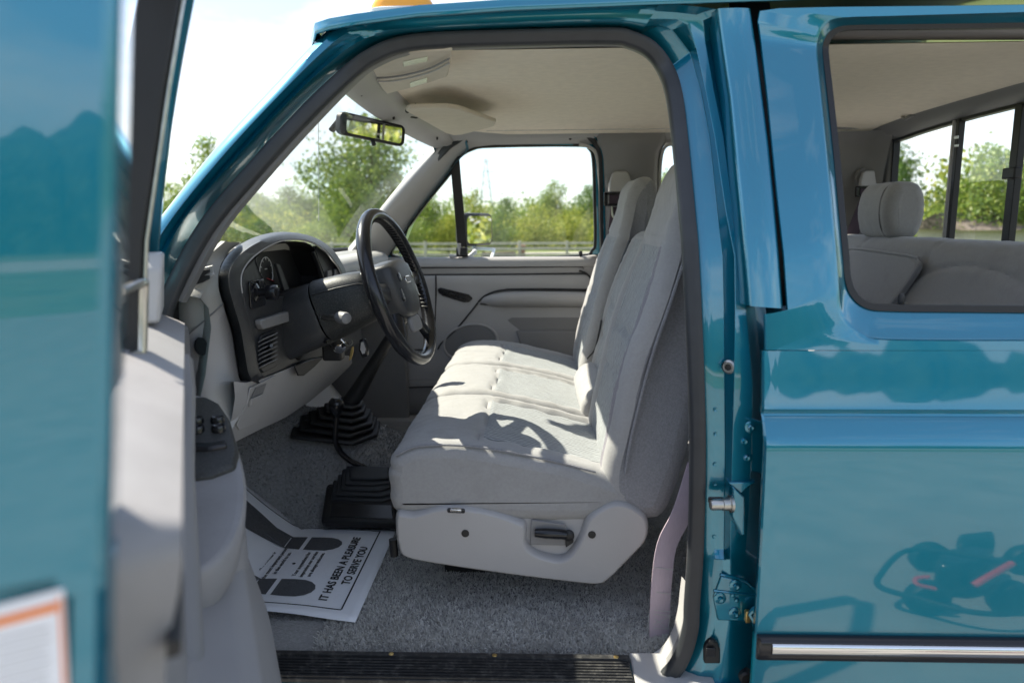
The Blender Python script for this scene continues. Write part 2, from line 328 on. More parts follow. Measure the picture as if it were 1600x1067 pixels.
# --- roof with its drip rim, crowned skin and front edge
def roof_z(x, y):
    f = max(0, (-.02-x)/.40)
    return 2.026 + .05*(1-((y-YC)/.86)**2) - .034*f*f + .010*min(1, max(0, x/.4))
rows = []
xs = [-.435, -.42, -.39, -.34, -.22, -.05, .2, .5, .8, 1.1, 1.4, 1.62]
for i, x in enumerate(xs):
    y0 = 1.425 + (.07 if i == 0 else .02 if i == 1 else 0); row = []
    for j in range(-2, 23):
        if j < 0: y = y0 - .004*(j == -2); z = roof_z(x, y0) - (.020 if j == -2 else .010)
        elif j > 20: y = 2*YC - y0; z = roof_z(x, y0) - (.010 if j == 21 else .020)
        else: y = y0 + (2*YC-2*y0)*j/20; z = roof_z(x, y)
        xx = x - .075*(1-((y-YC)/.86)**2)*max(0, 1-(i/4)); row.append((xx, y, z - (.018 if i == 0 else 0)))
    rows.append(row)
roof = loft('roof', rows, 'paint', truck, angle=40, solid=.004)
lathe_c = onY(633, 4, 1.52)
for dy in (0,):
    base = Vector((lathe_c.x, 1.50, roof_z(lathe_c.x, 1.50)))
    prof = [(p[0]*.062, p[1]*.035) for p in rrect(2, 2, .7)]
    rows = [[base + Vector((x*k, y*k, h)) for x, y in prof] for h, k in ((-.004, 1.0), (.012, 1.0), (.03, .82), (.036, .5))]
    lampo = loft('clearance_lamp', rows, 'amber', roof, cv=True, cap=True)
    rows = [[base + Vector((x*k, y*k, h)) for x, y in prof] for h, k in ((-.006, 1.12), (.004, 1.12), (.006, 1.02))]
    loft('lamp_gasket', rows, 'white', roof, cv=True, cap=True)
# --- rubber seal round the driver door opening
WC = [(250, 520), (267, 459), (321, 357), (395, 268), (476, 180), (548, 111), (588, 84), (625, 70), (680, 63), (800, 59), (950, 56), (985, 61), (1016, 76), (1040, 106), (1054, 145), (1063, 215), (1074, 330), (1080, 400), (1087, 550), (1091, 700), (1088, 850), (1082, 941), (1080, 978), (1068, 1020), (1048, 1052), (1015, 1076), (960, 1088), (700, 1092), (480, 1090), (330, 1060), (255, 960), (232, 800), (238, 640)]
pth = cat(NR(WC, .075), 5, True)
pr = [(-.013, .004), (-.011, .014), (-.003, .0165), (.002, .0125), (.009, .0125), (.014, .008), (.0155, -.004), (.012, -.014), (.004, -.0145), (-.002, -.0115), (-.009, -.014), (-.013, -.006)]
seal = sweep('door_seal', pth, [(b*1.0, a*1.05) for a, b in pr], 'rubber', truck, closed=True, up=(0, -1, 0), angle=60)
# --- plain grey garnish just inside the seal
GI = [(292, 478), (352, 368), (418, 285), (490, 203), (566, 124), (604, 100), (640, 88), (690, 80), (800, 77), (950, 74), (985, 78), (1012, 92), (1028, 115), (1040, 150), (1050, 215), (1061, 330), (1067, 400), (1074, 550), (1078, 700), (1076, 850), (1070, 950), (1066, 985), (1050, 1022), (1026, 1050), (990, 1068)]
GI = [lerp2(w, g_, .62) for w, g_ in zip(WC[1:], GI)]
pth = cat(NR(GI, .105), 5)
sweep('opening_garnish', pth, [(-.02, .004), (-.004, .006), (.008, .005), (.010, -.005), (-.02, -.006)], 'grey_dark', truck, up=(0, -1, 0), angle=60)
# --- near B-pillar inner panel with its folds
ST = [[(1000, 54), (1008, 42), (1015, 30), (1022, 18), (1030, 6)], [(1000, 54), (1018, 41), (1038, 30), (1056, 20), (1074, 9)], [(1000, 54), (1030, 40), (1060, 30), (1088, 24), (1118, 14)], [(1028, 68), (1050, 47), (1076, 38), (1098, 32), (1120, 22)],
      [(1053, 101), (1078, 82), (1088, 76), (1102, 66), (1124, 60)], [(1068, 142), (1095, 140), (1102, 140), (1115, 140), (1136, 140)],
      [(1078, 215), (1109, 215), (1117, 215), (1130, 215), (1152, 215)], [(1088, 330), (1121, 330), (1134, 330), (1145, 330), (1165, 330)],
      [(1093, 400), (1129, 400), (1148, 400), (1153, 400), (1178, 400)], [(1097, 485), (1131, 485), (1149, 485), (1166, 485), (1197, 485)],
      [(1101, 600), (1132, 600), (1147, 600), (1176, 600), (1202, 600)], [(1105, 700), (1133, 700), (1144, 700), (1174, 700), (1202, 700)],
      [(1104, 790), (1132, 790), (1142, 790), (1170, 790), (1202, 790)], [(1102, 858), (1131, 858), (1141, 858), (1165, 858), (1202, 858)],
      [(1101, 872), (1131, 874), (1141, 874), (1165, 874), (1202, 874)],
      [(1094, 960), (1120, 960), (1140, 960), (1160, 960), (1198, 960)], [(1086, 1010), (1110, 1005), (1135, 1000), (1160, 1000), (1198, 1000)],
      [(1069, 1044), (1100, 1040), (1130, 1035), (1160, 1040), (1198, 1050)], [(1041, 1074), (1080, 1078), (1120, 1084), (1160, 1090), (1198, 1098)]]
rows = []
for k, s_ in enumerate(ST):
    of = (.086, .082, .046, .05, .10) if 4 <= k <= 13 else ((.086, .060, .048, .045, .03) if k < 4 else (.086, .066, .060, .064, .10))
    P_ = [near(x, y, o) for (x, y), o in zip(s_, of)]
    rows.append([near(s_[0][0]-16, s_[0][1], .095)] + [P_[0], P_[0].lerp(P_[1], .5), P_[0].lerp(P_[1], .93), P_[1], P_[1].lerp(P_[2], .12), P_[1].lerp(P_[2], .9), P_[2], P_[2].lerp(P_[3], .12), P_[3], P_[3].lerp(P_[4], .6), P_[4]])
bpanel = loft('pillar_panel', rows, 'paint', truck, angle=30, bevel=.0025)
for (x, y) in ((1118, 640), (1118, 678), (1117, 725), (1117, 755), (1116, 838), (1056, 26), (1030, 24), (1004, 25)):
    c = near(x, y, .084 if y > 100 else .052); lathe('spot_weld', c, (0, -1, 0), [(.0045, -.002), (.0045, .0005), (.003, .0002), (.001, -.0008)], 'paint', bpanel, n=10)
# rubber stop button
c = near(1139, 573, .058); ax = Vector((-.55, -.83, 0))
lathe('bump_stop', c, ax, [(.013, -.004), (.013, .003), (.010, .0055), (.0065, .0055), (.006, .001), (.0055, -.003)], 'steel', bpanel, n=20)
lathe('stop_socket', c, ax, [(.006, -.004), (.006, .0022), (.003, .003)], 'black', bpanel, n=16)
# drain grommet low on the pillar
gpts = [near(1110 + x, 1013 + y, .064) for x, y in ((-12, 17), (-12, -5), (-9, -13), (-3, -19), (4, -19), (10, -13), (13, -5), (13, 17))]
gr = prism('rubber_grommet', gpts, (0, -.014, 0), 'black', bpanel, bevel=.003)
prism('grommet_socket', [near(1110+x, 1017+y, .046) for x, y in ((-7, 7), (-7, -6), (8, -6), (8, 7))], (0, -.003, 0), 'black_gloss', bpanel, bevel=.001)
lathe('grommet_stud', near(1111, 1002, .046), (0, -1, 0), [(.006, -.002), (.005, .003), (.002, .004)], 'black', bpanel)
# --- outer cover of the B-pillar between the two doors
co = [near(x, y, .004) for x, y in ((1120, 14), (1173, 13), (1180, 60), (1192, 150), (1202, 230), (1210, 310), (1218, 400), (1224, 482), (1170, 478), (1164, 400), (1156, 310), (1148, 230), (1140, 150), (1126, 60))]
prow = list(zip(co[:1]+co[13:7:-1], co[1:8]))
L_ = [c[0] for c in prow]; R_ = [c[1] for c in prow]
rows = []
for a, b in zip(L_, R_):
    d = (b-a); rows.append([a+Vector((-.004, .09, 0)), a+Vector((-.003, .030, 0)), a+Vector((0, .006, 0)), a+d*.04, a+d*.10+Vector((0, -.002, 0)), a+d*.55+Vector((0, -.003, 0)), a+d*.92, b+Vector((0, .004, 0)), b+Vector((0, .09, 0))])
pc = loft('pillar_cover', rows, 'paint', truck, angle=50, cap=True, cv=False)
# dark rubber wall behind the gap between cover and rear door
rows = [[near(x, y, o) for x, o in ((x0-22, .05), (x0+40, .045))] for x0, y in ((1160, 8), (1195, 150), (1206, 310), (1218, 478))]
loft('gap_seal', rows, 'black', truck, solid=.01)
rows = [[near(x, y, .115) for x in (1170, 1260)] for y in (470, 700, 900, 1090)]
loft('gap_backing', rows, 'paint_plain', truck, solid=.01)
# --- rear door
X0 = near(1192, 560, 0).x; X1 = 1.46
zsk = [(1.44, S(1.44)), (1.42, S(1.42)), (1.385, S(1.385)), (1.34, S(1.34)), (1.30, S(1.30)), (1.288, 1.2535), (1.2835, 1.257), (1.279, 1.2585), (1.275, 1.257), (1.271, 1.252), (1.266, 1.249), (1.245, 1.2385), (1.232, 1.2330), (1.226, 1.2315), (1.20, 1.2300), (1.05, 1.2270), (.90, 1.2275), (.78, 1.231), (.66, 1.241), (.55, 1.26)]
zb = near(1400, 548, 0).z
prof = [(z, y) for z, y in zsk if z < zb-.004]
prof = [(zb, S(zb))] + prof
rows = []
for z, y in prof:
    row = [(X0+.006, y+.035, z), (X0+.001, y+.012, z), (X0, y+.004, z), (X0+.003, y+.0006, z), (X0+.009, y, z)]
    row += [(X0+.03+(X1-X0-.03)*k/12, y, z) for k in range(13)]
    rows.append(row)
rdoor = loft('rear_door', rows, 'paint', truck, angle=26)
RO = [(1720, 548), (1600, 548), (1480, 548), (1374, 548), (1300, 548), (1194, 548), (1193, 491), (1229, 487), (1223, 400), (1213, 310), (1205, 230), (1197, 150), (1187, 66), (1183, 34), (1186, 17), (1215, 13), (1300, 11), (1500, 9), (1600, 7.5), (1720, 6)]
RR = [(1720, 533), (1600, 532), (1480, 532), (1374, 530), (1349, 521), (1326, 505), (1314, 484), (1310, 440), (1304, 370), (1297, 290), (1290, 215), (1283, 145), (1277, 80), (1279, 58), (1291, 38), (1316, 29), (1400, 26), (1500, 23), (1600, 20), (1720, 17)]
RW = [(1720, 484), (1600, 483), (1480, 482), (1392, 481), (1354, 477), (1333, 461), (1323, 437), (1319, 395), (1313, 330), (1306, 255), (1300, 195), (1294, 140), (1288, 85), (1291, 64), (1303, 50), (1328, 43), (1400, 42), (1500, 41), (1600, 40), (1720, 38)]
def railset(*specs):
    def lin(P): return [P[i].lerp(P[i+1], k/6) for i in range(len(P)-1) for k in range(6)] + [P[-1]]
    rails = []
    for pts, o, w in specs:
        A, Bc = lin([near(x, y, o) for x, y in pts]), cat([near(x, y, o) for x, y in pts], 6)
        rails.append([a.lerp(b, w) for a, b in zip(A, Bc)])
    return rails
def blend(a, b, t): return [lerp2(p, q, t) for p, q in zip(a, b)]
rails = railset((RO, .03, 0), (RO, .004, 0), (blend(RO, RR, .03), 0, 0), (blend(RO, RR, .5), 0, .5), (blend(RO, RR, .95), 0, 1), (RR, .002, 1), (blend(RR, RW, .08), .006, 1), (blend(RR, RW, .5), .016, 1), (blend(RR, RW, .94), .026, 1), (RW, .029, 1), (RW, .06, 1))
for i in range(0, 5*6): # along the belt the frame runs straight into the lower skin, no turned-in hem
    for r in rails[:2]: r[i] = rails[2][i].copy()
fr = loft('window_frame', rails, 'paint', rdoor, angle=60)
# notch left of the frame bottom: vertical front edge of the door above the lower skin is covered by the frame hem
pth = cat(NR(blend(RR, RW, 1.01), .030), 6)
sweep('glass_run', pth, [(-.006, .002), (-.004, .006), (.006, .006), (.008, -.006), (-.006, -.006)], 'black', rdoor, up=(0, -1, 0))
# inner trim upright and lock pin on the door's inner sill
gl = [near(x, y, .036) for x, y in RW]
bz = min(p.z for p in gl)
# the side glass is wound down: only its top edge stands in the slot
box('lowered_glass', (.64, 1.318, 1.40), (1.44, 1.323, near(1450, 486, .045).z), 'glass', rdoor, 0)
prism('inner_sill', [(.62, 1.31, 1.455), (1.45, 1.31, 1.455), (1.45, 1.40, 1.448), (.62, 1.40, 1.448)], (0, 0, -.5), 'grey_dark', rdoor, bevel=.01)
rows = [[near(x, 36, .05), near(x, 46, .07), near(x, 54, .10), near(x, 58, .135), near(x, 62, .14), near(x, 63, .20)] for x in (1262, 1300, 1400, 1500, 1600, 1720)]
loft('inner_header', rows, 'grey_dark', rdoor, angle=60)
c = near(1407, 481, .05); lathe('lock_pin', c, (0, 0, 1), [(.003, -.02), (.003, .008), (.0055, .009), (.006, .02), (.004, .026)], 'black', rdoor, n=12)
# side moulding: black channel with a bright insert
ym = 1.2275
zt, zbm = near(1400, 994, -.03).z, near(1400, 1031, -.03).z
zc, hh = (zt+zbm)/2, (zt-zbm)/2
xa = X0 + .0015
moldprof = [(-hh, .0), (-hh*.97, .009), (-hh*.7, .014), (-hh*.30, .0165), (hh*.62, .0165), (hh*.9, .012), (hh, .004), (hh, 0)]
rows = [[(x, ym-d*sc, zc+h) for h, d in moldprof] for x, sc in ((xa, .7), (xa+.004, 1), (xa+.022, 1), (X1, 1))]
mo = loft('side_moulding', rows, 'black_gloss', rdoor, cv=True, cap=True, angle=40)
rows = [[(x, ym-d, zc+h) for h, d in ((-hh*.30, .0160), (-hh*.20, .0185), (hh*.2, .0200), (hh*.52, .0190), (hh*.62, .0160))] for x in (xa+.024, X1)]
loft('bright_insert', rows, 'chrome', rdoor, angle=50)
# --- hinges and striker in the gap
def bolt(px, py, off, par, r=.0085, m='paint', ax=(0, -1, 0)):
    c = near(px, py, off)
    lathe('hinge_bolt', c, ax, [(r*1.35, -.002), (r*1.35, .0018), (r*1.1, .0028)], m, par, n=18)
    lathe('bolt_head', c, ax, [(r*.72, .002), (r*.72, .0075), (r*.5, .009), (r*.2, .0086)], m, par, n=6, smooth=False)
h1 = prism('door_hinge', [near(x, y, .060) for x, y in ((1163, 652), (1190, 660), (1200, 662), (1200, 740), (1160, 732), (1148, 722), (1147, 690), (1155, 665))], (0, -.007, 0), 'paint', truck, bevel=.0025)
sweep('hinge_lip', [near(x, y, .054) for x, y in ((1163, 652), (1178, 657), (1200, 664))], circ(.0035, 8), 'paint', h1)
for x, y in ((1172, 667), (1162, 688), (1166, 714)): bolt(x, y, .0525, h1)
h2 = prism('door_hinge', [near(x, y, .066) for x, y in ((1125, 897), (1160, 905), (1182, 922), (1188, 970), (1170, 968), (1120, 966), (1113, 930))], (0, -.007, 0), 'paint', truck, bevel=.0025)
sweep('hinge_lip', [near(x, y, .060) for x, y in ((1125, 897), (1150, 902), (1166, 908), (1184, 924))], circ(.0032, 8), 'paint', h2)
sweep('hinge_rib', [near(x, y, .059) for x, y in ((1115, 922), (1150, 926), (1180, 930))], circ(.003, 8), 'paint', h2)
for x, y in ((1149, 914), (1125, 934), (1148, 957)): bolt(x, y, .0585, h2)
for x, y in ((1145, 929), (1151, 937)): lathe('hinge_rivet', near(x, y, .058), (0, -1, 0), [(.005, 0), (.004, .004), (.001, .005)], 'paint', h2, n=12)
sweep('check_arm', [near(x, y, .04) for x, y in ((1186, 948), (1178, 952), (1172, 958), (1180, 972), (1184, 1000))], circ(.006, 8), 'paint', h2)
box('check_roller', near(1168, 962, .045)-Vector((.005, .006, .012)), near(1168, 962, .045)+Vector((.005, .006, .012)), 'brass', h2, .002)
lathe('hinge_grommet', near(1165, 1056, .06), (0, -1, 0), [(.014, -.01), (.014, .006), (.010, .010), (.004, .010)], 'black', bpanel, n=20)
# striker: bracket, washer and pin pointing forward
kb = near(1151, 790, .056)
stri = prism('door_striker', [near(x, y, .05) for x, y in ((1138, 754), (1156, 770), (1157, 830), (1150, 830), (1137, 800))], (.004, -.02, 0), 'paint', truck, bevel=.003)
prism('striker_gusset', [near(x, y, .04) for x, y in ((1138, 754), (1182, 753), (1170, 760), (1158, 772))], (0, .03, 0), 'paint', stri, bevel=.002)
lathe('striker_pin', near(1142, 787, .03), (-1, -.12, 0), [(.0165, -.002), (.0165, .003), (.0125, .004), (.012, .016), (.0105, .017), (.0105, .036), (.009, .039), (.004, .0395)], 'steel', stri, n=22)
box('latch_wedge', near(1112, 777, .052)-Vector((.007, .004, .010)), near(1130, 787, .045)+Vector((.002, .008, .012)), 'black_gloss', stri, .003)
lathe('brass_bolt', near(1163, 790, .06), (0, -1, 0), [(.004, 0), (.004, .004), (.002, .005)], 'brass', stri, n=12)
# --- sill: painted rocker, floor edge and ribbed scuff plate
zs = onY(700, 1045, 1.33).z
rows = [[(x, y, z) for y, z in ((1.42, zs-.030), (1.385, zs-.012), (1.36, zs-.006), (1.30, zs-.012), (1.285, zs-.030), (1.275, zs-.08), (1.25, zs-.22))] for x in (-.80, -.4, 0, .34, .45)]
sill = loft('sill_panel', rows, 'paint', truck, angle=40)
xr = onY(985, 1040, 1.35).x
sp_ = box('scuff_plate', (-.72, 1.290, zs-.008), (xr, 1.378, zs+.002), 'scuff_black', truck, .002)
for k in range(7):
    y = 1.297+k*.0095
    sweep('scuff_rib', [(-.72, y, zs+.0015), (xr-.004, y, zs+.0015)], [(-.003, .0032), (.0035, .0022), (.0035, -.0022), (-.003, -.0032)], 'scuff_black', sp_, up=(0, 0, 1))
sweep('scuff_lip', [(-.72, 1.370, zs+.003), (xr, 1.370, zs+.003)], [(-.004, .009), (.004, .007), (.005, -.005), (-.004, -.008)], 'scuff_black', sp_, up=(0, 0, 1))
for px, py in ((608, 1032), (772, 1033), (964, 1034)):
    c = onZ(px, py, zs+.006); lathe('scuff_screw', (c.x, 1.369, zs+.006), (0, 0, 1), [(.006, 0), (.005, .002), (.001, .0025)], 'brass', sp_, n=14)
box('sill_end_cap', (xr+.003, 1.288, zs-.02), (xr+.16, 1.40, zs-.001), 'grey', truck, .004)
# light grey end cap where the garnish meets the plate
rows = []
for a, b in (((978, 1030), (972, 1090)), ((1005, 1026), (1005, 1086)), ((1032, 1012), (1040, 1066)), ((1050, 985), (1062, 1030)), ((1060, 945), (1073, 980)), ((1065, 900), (1078, 920))):
    pa, pb = near(a[0], a[1], .150), near(b[0], b[1], .100)
    rows.append([pa+Vector((0, .01, -.03)), pa, pa.lerp(pb, .5)+Vector((0, -.006, .004)), pb, pb+Vector((0, -.02, -.02))])
rows = [list(r) for r in zip(*[cat(list(c), 4) for c in zip(*rows)])]
loft('sill_corner_trim', rows, 'grey_light', truck, angle=60)
# ------------------------------------------------------------------ open driver door, hung on the A-pillar
TH = math.radians(64.0); HG = Vector((-.750, 1.242, 0)); LD = 1.06
du = Vector((math.cos(TH), -math.sin(TH), 0)); dn = Vector((math.sin(TH), math.cos(TH), 0))
def ss(a, b, x): x = min(1, max(0, (x-a)/(b-a))); return x*x*(3-2*x)
def D(s, t, z, lean=True): return HG + du*s + dn*(t + ((S(z)-1.255)*.62 if lean else .02*ss(1.29, 1.42, z)*.62) - .016*s/LD*ss(1.35, .75, z)) + Vector((0, 0, z))
ring = [(0, .004), (.01, 0), (LD-.012, 0), (LD, .006), (LD, .072), (LD-.005, .0735), (LD-.005, .0765), (LD-.001, .0785), (LD, .0885), (LD-.004, .092), (LD-.012, .094), (.75, .082), (0, .082)]
zz = [1.46, 1.42, 1.38, 1.34, 1.30, 1.287, 1.28, 1.271, 1.245, 1.226, 1.15, 1.0, .85, .72]
skin = dict(zsk)
def sk(z):
    for (za, ya), (zb_, yb) in zip(zsk, zsk[1:]):
        if zb_ <= z <= za: return ya+(yb-ya)*(za-z)/(za-zb_)
    return S(z)
def TZ(z): return .076 + (z-1.39)*.105 if z > 1.39 else .076 - .02*ss(1.39, .9, z)
def Dr(s, t, z): return HG + du*s + dn*t + Vector((0, 0, z))
zz = [1.452, 1.42, 1.39, 1.34, 1.30, 1.287, 1.28, 1.271, 1.245, 1.226, 1.15, 1.0, .85, .72]
def tin(s, t, z):       # inner corner follows the shut face line at the rear edge, the plain shell elsewhere
    base = t + (S(z)-1.255)*.62 if t > .02 else t + (sk(z)-S(z)) + (S(z)-1.255)*.62
    return base + (TZ(z)-(.094 + (S(z)-1.255)*.62))*ss(.80, 1.0, s) if t > .02 else base - .012
rows = [[Dr(s, tin(s, t, z), z) for s, t in ring] for z in zz]
fdoor = loft('front_door', rows, 'paint', truck, cv=True, cap=True, angle=30)
# upper frame of the door: rear upright, top rail, sloped front rail
def DF(s, z, t=.045): return D(s, t, z)
fr1 = [(LD-.005, 1.44), (LD-.008, 1.60), (LD-.02, 1.78), (LD-.035, 1.90), (LD-.065, 1.945), (LD-.12, 1.962), (.75, 1.965), (.52, 1.962), (.44, 1.952), (.38, 1.925), (.30, 1.84), (.16, 1.68), (.06, 1.56), (.02, 1.50)]
def framesweep(name, pts, w0, w1, t0, t1, m, bev=.003):
    c = cat([Vector((a, b, 0)) for a, b in pts], 5); rows = []
    for i, p in enumerate(c):
        a = c[max(0, i-1)]; b = c[min(len(c)-1, i+1)]; tg = (b-a).normalized(); nn = Vector((-tg.y, tg.x, 0))
        rows.append([D(p.x+nn.x*w, t, p.y+nn.y*w) for w, t in ((w0, t0), (w0, t1), (w1, t1), (w1, t0))])
    return loft(name, rows, m, fdoor, cv=True, cap=True, bevel=bev)
framesweep('frame_rail', fr1[3:], -.004, .026, .004, .058, 'paint')
framesweep('frame_seal', fr1[3:], .026, .046, .006, .038, 'black', .004)
box_ = lambda *a, **k: box(*a, **k)
rp_ = [D(LD-.004-ds, t, z) for ds, t, z in ()]
# broad rear upright of the frame
rows = [[Dr(s, t, z) for s, t in ((LD, TZ(z)-.05), (LD, TZ(z)-.004), (LD-.004, TZ(z)), (LD-.07, TZ(z)), (LD-.085, TZ(z)-.02), (LD-.07, TZ(z)-.05))] for z in (1.44, 1.52, 1.58, 1.64, 1.7, 1.8, 1.9)]
loft('frame_upright', rows, 'paint', fdoor, cv=True, cap=True, bevel=.004)
# vent window post, its bright channel and latch
post = [(.455, 1.44), (.452, 1.6), (.448, 1.78), (.444, 1.95)]
rows = [[D(s+a, b, z) for a, b in ((-.018, .006), (-.018, .050), (.018, .050), (.018, .006))] for s, z in post]
loft('vent_post', rows, 'black', fdoor, cv=True, cap=True, bevel=.003)
rows = [[D(s+a, b, z) for a, b in ((-.004, .050), (-.004, .056), (.010, .056), (.010, .050))] for s, z in post]
loft('vent_channel', rows, 'steel', fdoor, cv=True, cap=True, bevel=.002)
lt = empty('vent_latch', (0, 0, 0), fdoor)
lp = fdoor
tube('vent_latch_handle', [D(.52, .035, 1.545), D(.50, .05, 1.55), D(.475, .055, 1.55), D(.47, .055, 1.53), D(.47, .055, 1.47), D(.475, .05, 1.452)], .006, 'steel', lp, n=10)
box('vent_latch_base', D(.485, .035, 1.455)-Vector((.02, .03, .018)), D(.485, .035, 1.455)+Vector((.016, .03, .014)), 'steel', lp, .004)
bpy.data.objects.remove(lt)
gq = [D(.46, .025, 1.44), D(.46, .025, 1.95), D(.40, .025, 1.93), D(.17, .025, 1.69), D(.03, .025, 1.50)]
add('vent_glass', gq, [tuple(range(5))], 'glass', fdoor, smooth=False)
# inner trim: upper shell, mirror sail, pull strap, armrest pod with switches, lower map pocket
def dloft(name, fn, s0, s1, z0, z1, m, ns=18, nz=22, **k):
    rows = [[D(s0+(s1-s0)*i/ns, fn(s0+(s1-s0)*i/ns, z0+(z1-z0)*j/nz), z0+(z1-z0)*j/nz, False) for i in range(ns+1)] for j in range(nz+1)]
    return loft(name, rows, m, fdoor, **k)
def tpan(s, z):
    t = .092 + .010*ss(1.37, 1.44, z)*(1-ss(1.455, 1.475, z)) - .075*ss(1.45, 1.475, z)
    t += .006*ss(1.36, 1.30, z)
    e = min(s-.01, LD-.015-s)
    return t - .075*(1-ss(0, .02, e))
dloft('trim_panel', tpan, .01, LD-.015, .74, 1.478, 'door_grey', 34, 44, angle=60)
prism('mirror_sail', [D(s, .038, z) for s, z in ((.03, 1.47), (.235, 1.47), (.225, 1.55), (.20, 1.575), (.145, 1.575), (.10, 1.54))], dn*.030, 'grey_light', fdoor, bevel=.006)
def strip_(name, path, w, h, m):
    rows = []
    for i, (s, t, z) in enumerate(path):
        a = path[max(0, i-1)]; b = path[min(len(path)-1, i+1)]; d = Vector((b[0]-a[0], b[2]-a[2])).normalized(); q = Vector((-d.y, d.x))
        rows.append([D(s+q.x*x, t+y, z+q.y*x, False) for x, y in ((-w, -.004), (-w*.9, h*.7), (-w*.4, h), (w*.4, h), (w*.9, h*.7), (w, -.004))])
    return loft(name, rows, m, fdoor, cv=True, cap=True, angle=60)
strip_('pull_strap', [(.30, .094, 1.415), (.34, .097, 1.38), (.43, .098, 1.29), (.54, .098, 1.19), (.64, .098, 1.10), (.68, .097, 1.06), (.66, .094, 1.02)], .026, .018, 'grey_dark')  # darker grey than the panel, so the strap's shadow line sits in its colour
strip_('handle_bezel', [(.10, .094, 1.345), (.14, .096, 1.35), (.22, .096, 1.35), (.27, .094, 1.345)], .028, .010, 'grey_dark')
strip_('inside_handle', [(.11, .100, 1.345), (.16, .105, 1.35), (.23, .105, 1.35)], .012, .008, 'black_gloss')
strip_('panel_groove', [(.02, .096, 1.385), (.3, .096, 1.385), (.6, .096, 1.385), (LD-.03, .096, 1.385)], .005, .004, 'black')
pr_ = [(0.03, .09), (.05, .150), (.12, .182), (.22, .192), (.34, .196), (.44, .180), (.50, .145), (.52, .09)]
c2 = cat([Vector((a, b, 0)) for a, b in pr_], 4)
def podz(s): return 1.322-.26*s
rows = []
for dz, ins in ((-.10, .05), (-.085, .024), (-.06, .008), (-.035, .003), (-.008, .0), (-.001, .004), (0, .012)):
    rows.append([D(p.x, max(.08, p.y-.012-ins), podz(p.x)+dz, False) for p in c2])
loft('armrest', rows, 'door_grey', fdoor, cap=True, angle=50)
swp = [(.065, .110), (.068, .150), (.10, .172), (.16, .186), (.26, .192), (.30, .184), (.315, .150), (.315, .110)]
swo = prism('switch_panel', [D(s, t-.012, podz(s)+.010, False) for s, t in swp], (0, 0, -.040), 'dusty', fdoor, bevel=.006)
for s, t in ((.16, .134), (.165, .166)):
    for k in (0, 1): lathe('window_switch', D(s+.028*k, t-.012, podz(s+.028*k)+.0095, False), (0, 0, 1), [(.0115, -.004), (.0115, .005), (.010, .009), (.006, .007), (.001, .0065)], 'black_gloss', fdoor, n=16)
rows = [[D(s, t-.012, podz(s)+.0095+h, False) for s, t in ((.232, .125), (.238, .150), (.236, .175), (.252, .176), (.256, .150), (.250, .124))] for h in (-.003, .007)]
loft('lock_switch', rows, 'black_gloss', fdoor, cv=True, cap=True, bevel=.003)
def pocket(s, z):
    a = ss(.03, .17, s)*(1-ss(.90, 1.03, s)); b = ss(1.15, 1.11, z)
    return .092 + a*(.080*b+.050*ss(1.15, .86, z))
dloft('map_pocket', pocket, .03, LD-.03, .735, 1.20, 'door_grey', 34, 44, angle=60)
rim = [(.27+.115*math.cos(a), .142+.034*math.sin(a)) for a in [2*math.pi*i/28 for i in range(28)]]
zr = lambda s, t: 1.158 - .05*(s-.27) - .45*(t-.135)
cup = [[D(.27+(s-.27)*k, .142+(t-.142)*k, zr(s, t)+h, False) for s, t in rim] for k, h in ((1.22, -.05), (1.2, -.006), (1.12, .004), (1.0, .002), (.94, -.02), (.8, -.05))]
loft('grip_cup', cup, 'door_grey', fdoor, cv=True, angle=60)
prism('grip_recess', cup[5], (0, 0, -.004), 'black', fdoor)
# printed sticker on the shut face
zt_ = onY(30, 888, .335).z
st0 = lambda d, z: Dr(LD+.0006, TZ(z)-d, z)
sticker = prism('paper_sticker', [st0(.050, zt_-.003), st0(.0190, zt_), st0(.0190, zt_-.16), st0(.050, zt_-.16)], du*.0008, 'paper', fdoor)
prism('sticker_stripe', [st0(.050, zt_-.009)+du*.001, st0(.0215, zt_-.006)+du*.001, st0(.0215, zt_-.0105)+du*.001, st0(.050, zt_-.0135)+du*.001], du*.0004, 'orange', fdoor)
prism('sticker_border', [st0(.0212, zt_-.004)+du*.001, st0(.0200, zt_-.004)+du*.001, st0(.0200, zt_-.16)+du*.001, st0(.0212, zt_-.16)+du*.001], du*.0004, 'orange', fdoor)
for k in range(14):
    z = zt_-.019-k*.0055
    prism('sticker_print', [st0(.046, z)+du*.001, st0(.024+.005*random.random(), z+.001)+du*.001, st0(.024, z)+du*.001, st0(.046, z-.001)+du*.001], du*.0002, 'grey', fdoor)
# ================================================================== cabin shell
def mirror_of(o, name, m=None):
    me = o.data.copy()
    for v in me.vertices: v.co.y = 2*YC - v.co.y
    me.flip_normals(); n = bpy.data.objects.new(name, me); COL.objects.link(n); n.parent = truck
    for md in o.modifiers:
        if md.type == 'BEVEL': k = n.modifiers.new('b', 'BEVEL'); k.width = md.width; k.segments = md.segments; k.limit_method = 'ANGLE'; k.angle_limit = md.angle_limit
    return n
fcs = mirror_of(cabside, 'cab_side')
for v in fcs.data.vertices: v.co.x += .12*(1-ss(1.90, 1.985, v.co.z)); v.co.y += .03
mirror_of(bpanel, 'pillar_panel'); mirror_of(seal, 'door_seal')
rows = [[(x, 2*YC-y, z) for x in (-.75, 0, .39, .8, 1.46)] for z, y in zsk]
loft('flank_skin', rows, 'paint', truck, angle=26)
rows = [[(x, 2*YC-y, z) for x in (1.10, 1.30, 1.46)] for z, y in [(1.42+.05*k, S(1.42+.05*k)+.005) for k in range(12)]]
loft('quarter_skin', rows, 'paint', truck)
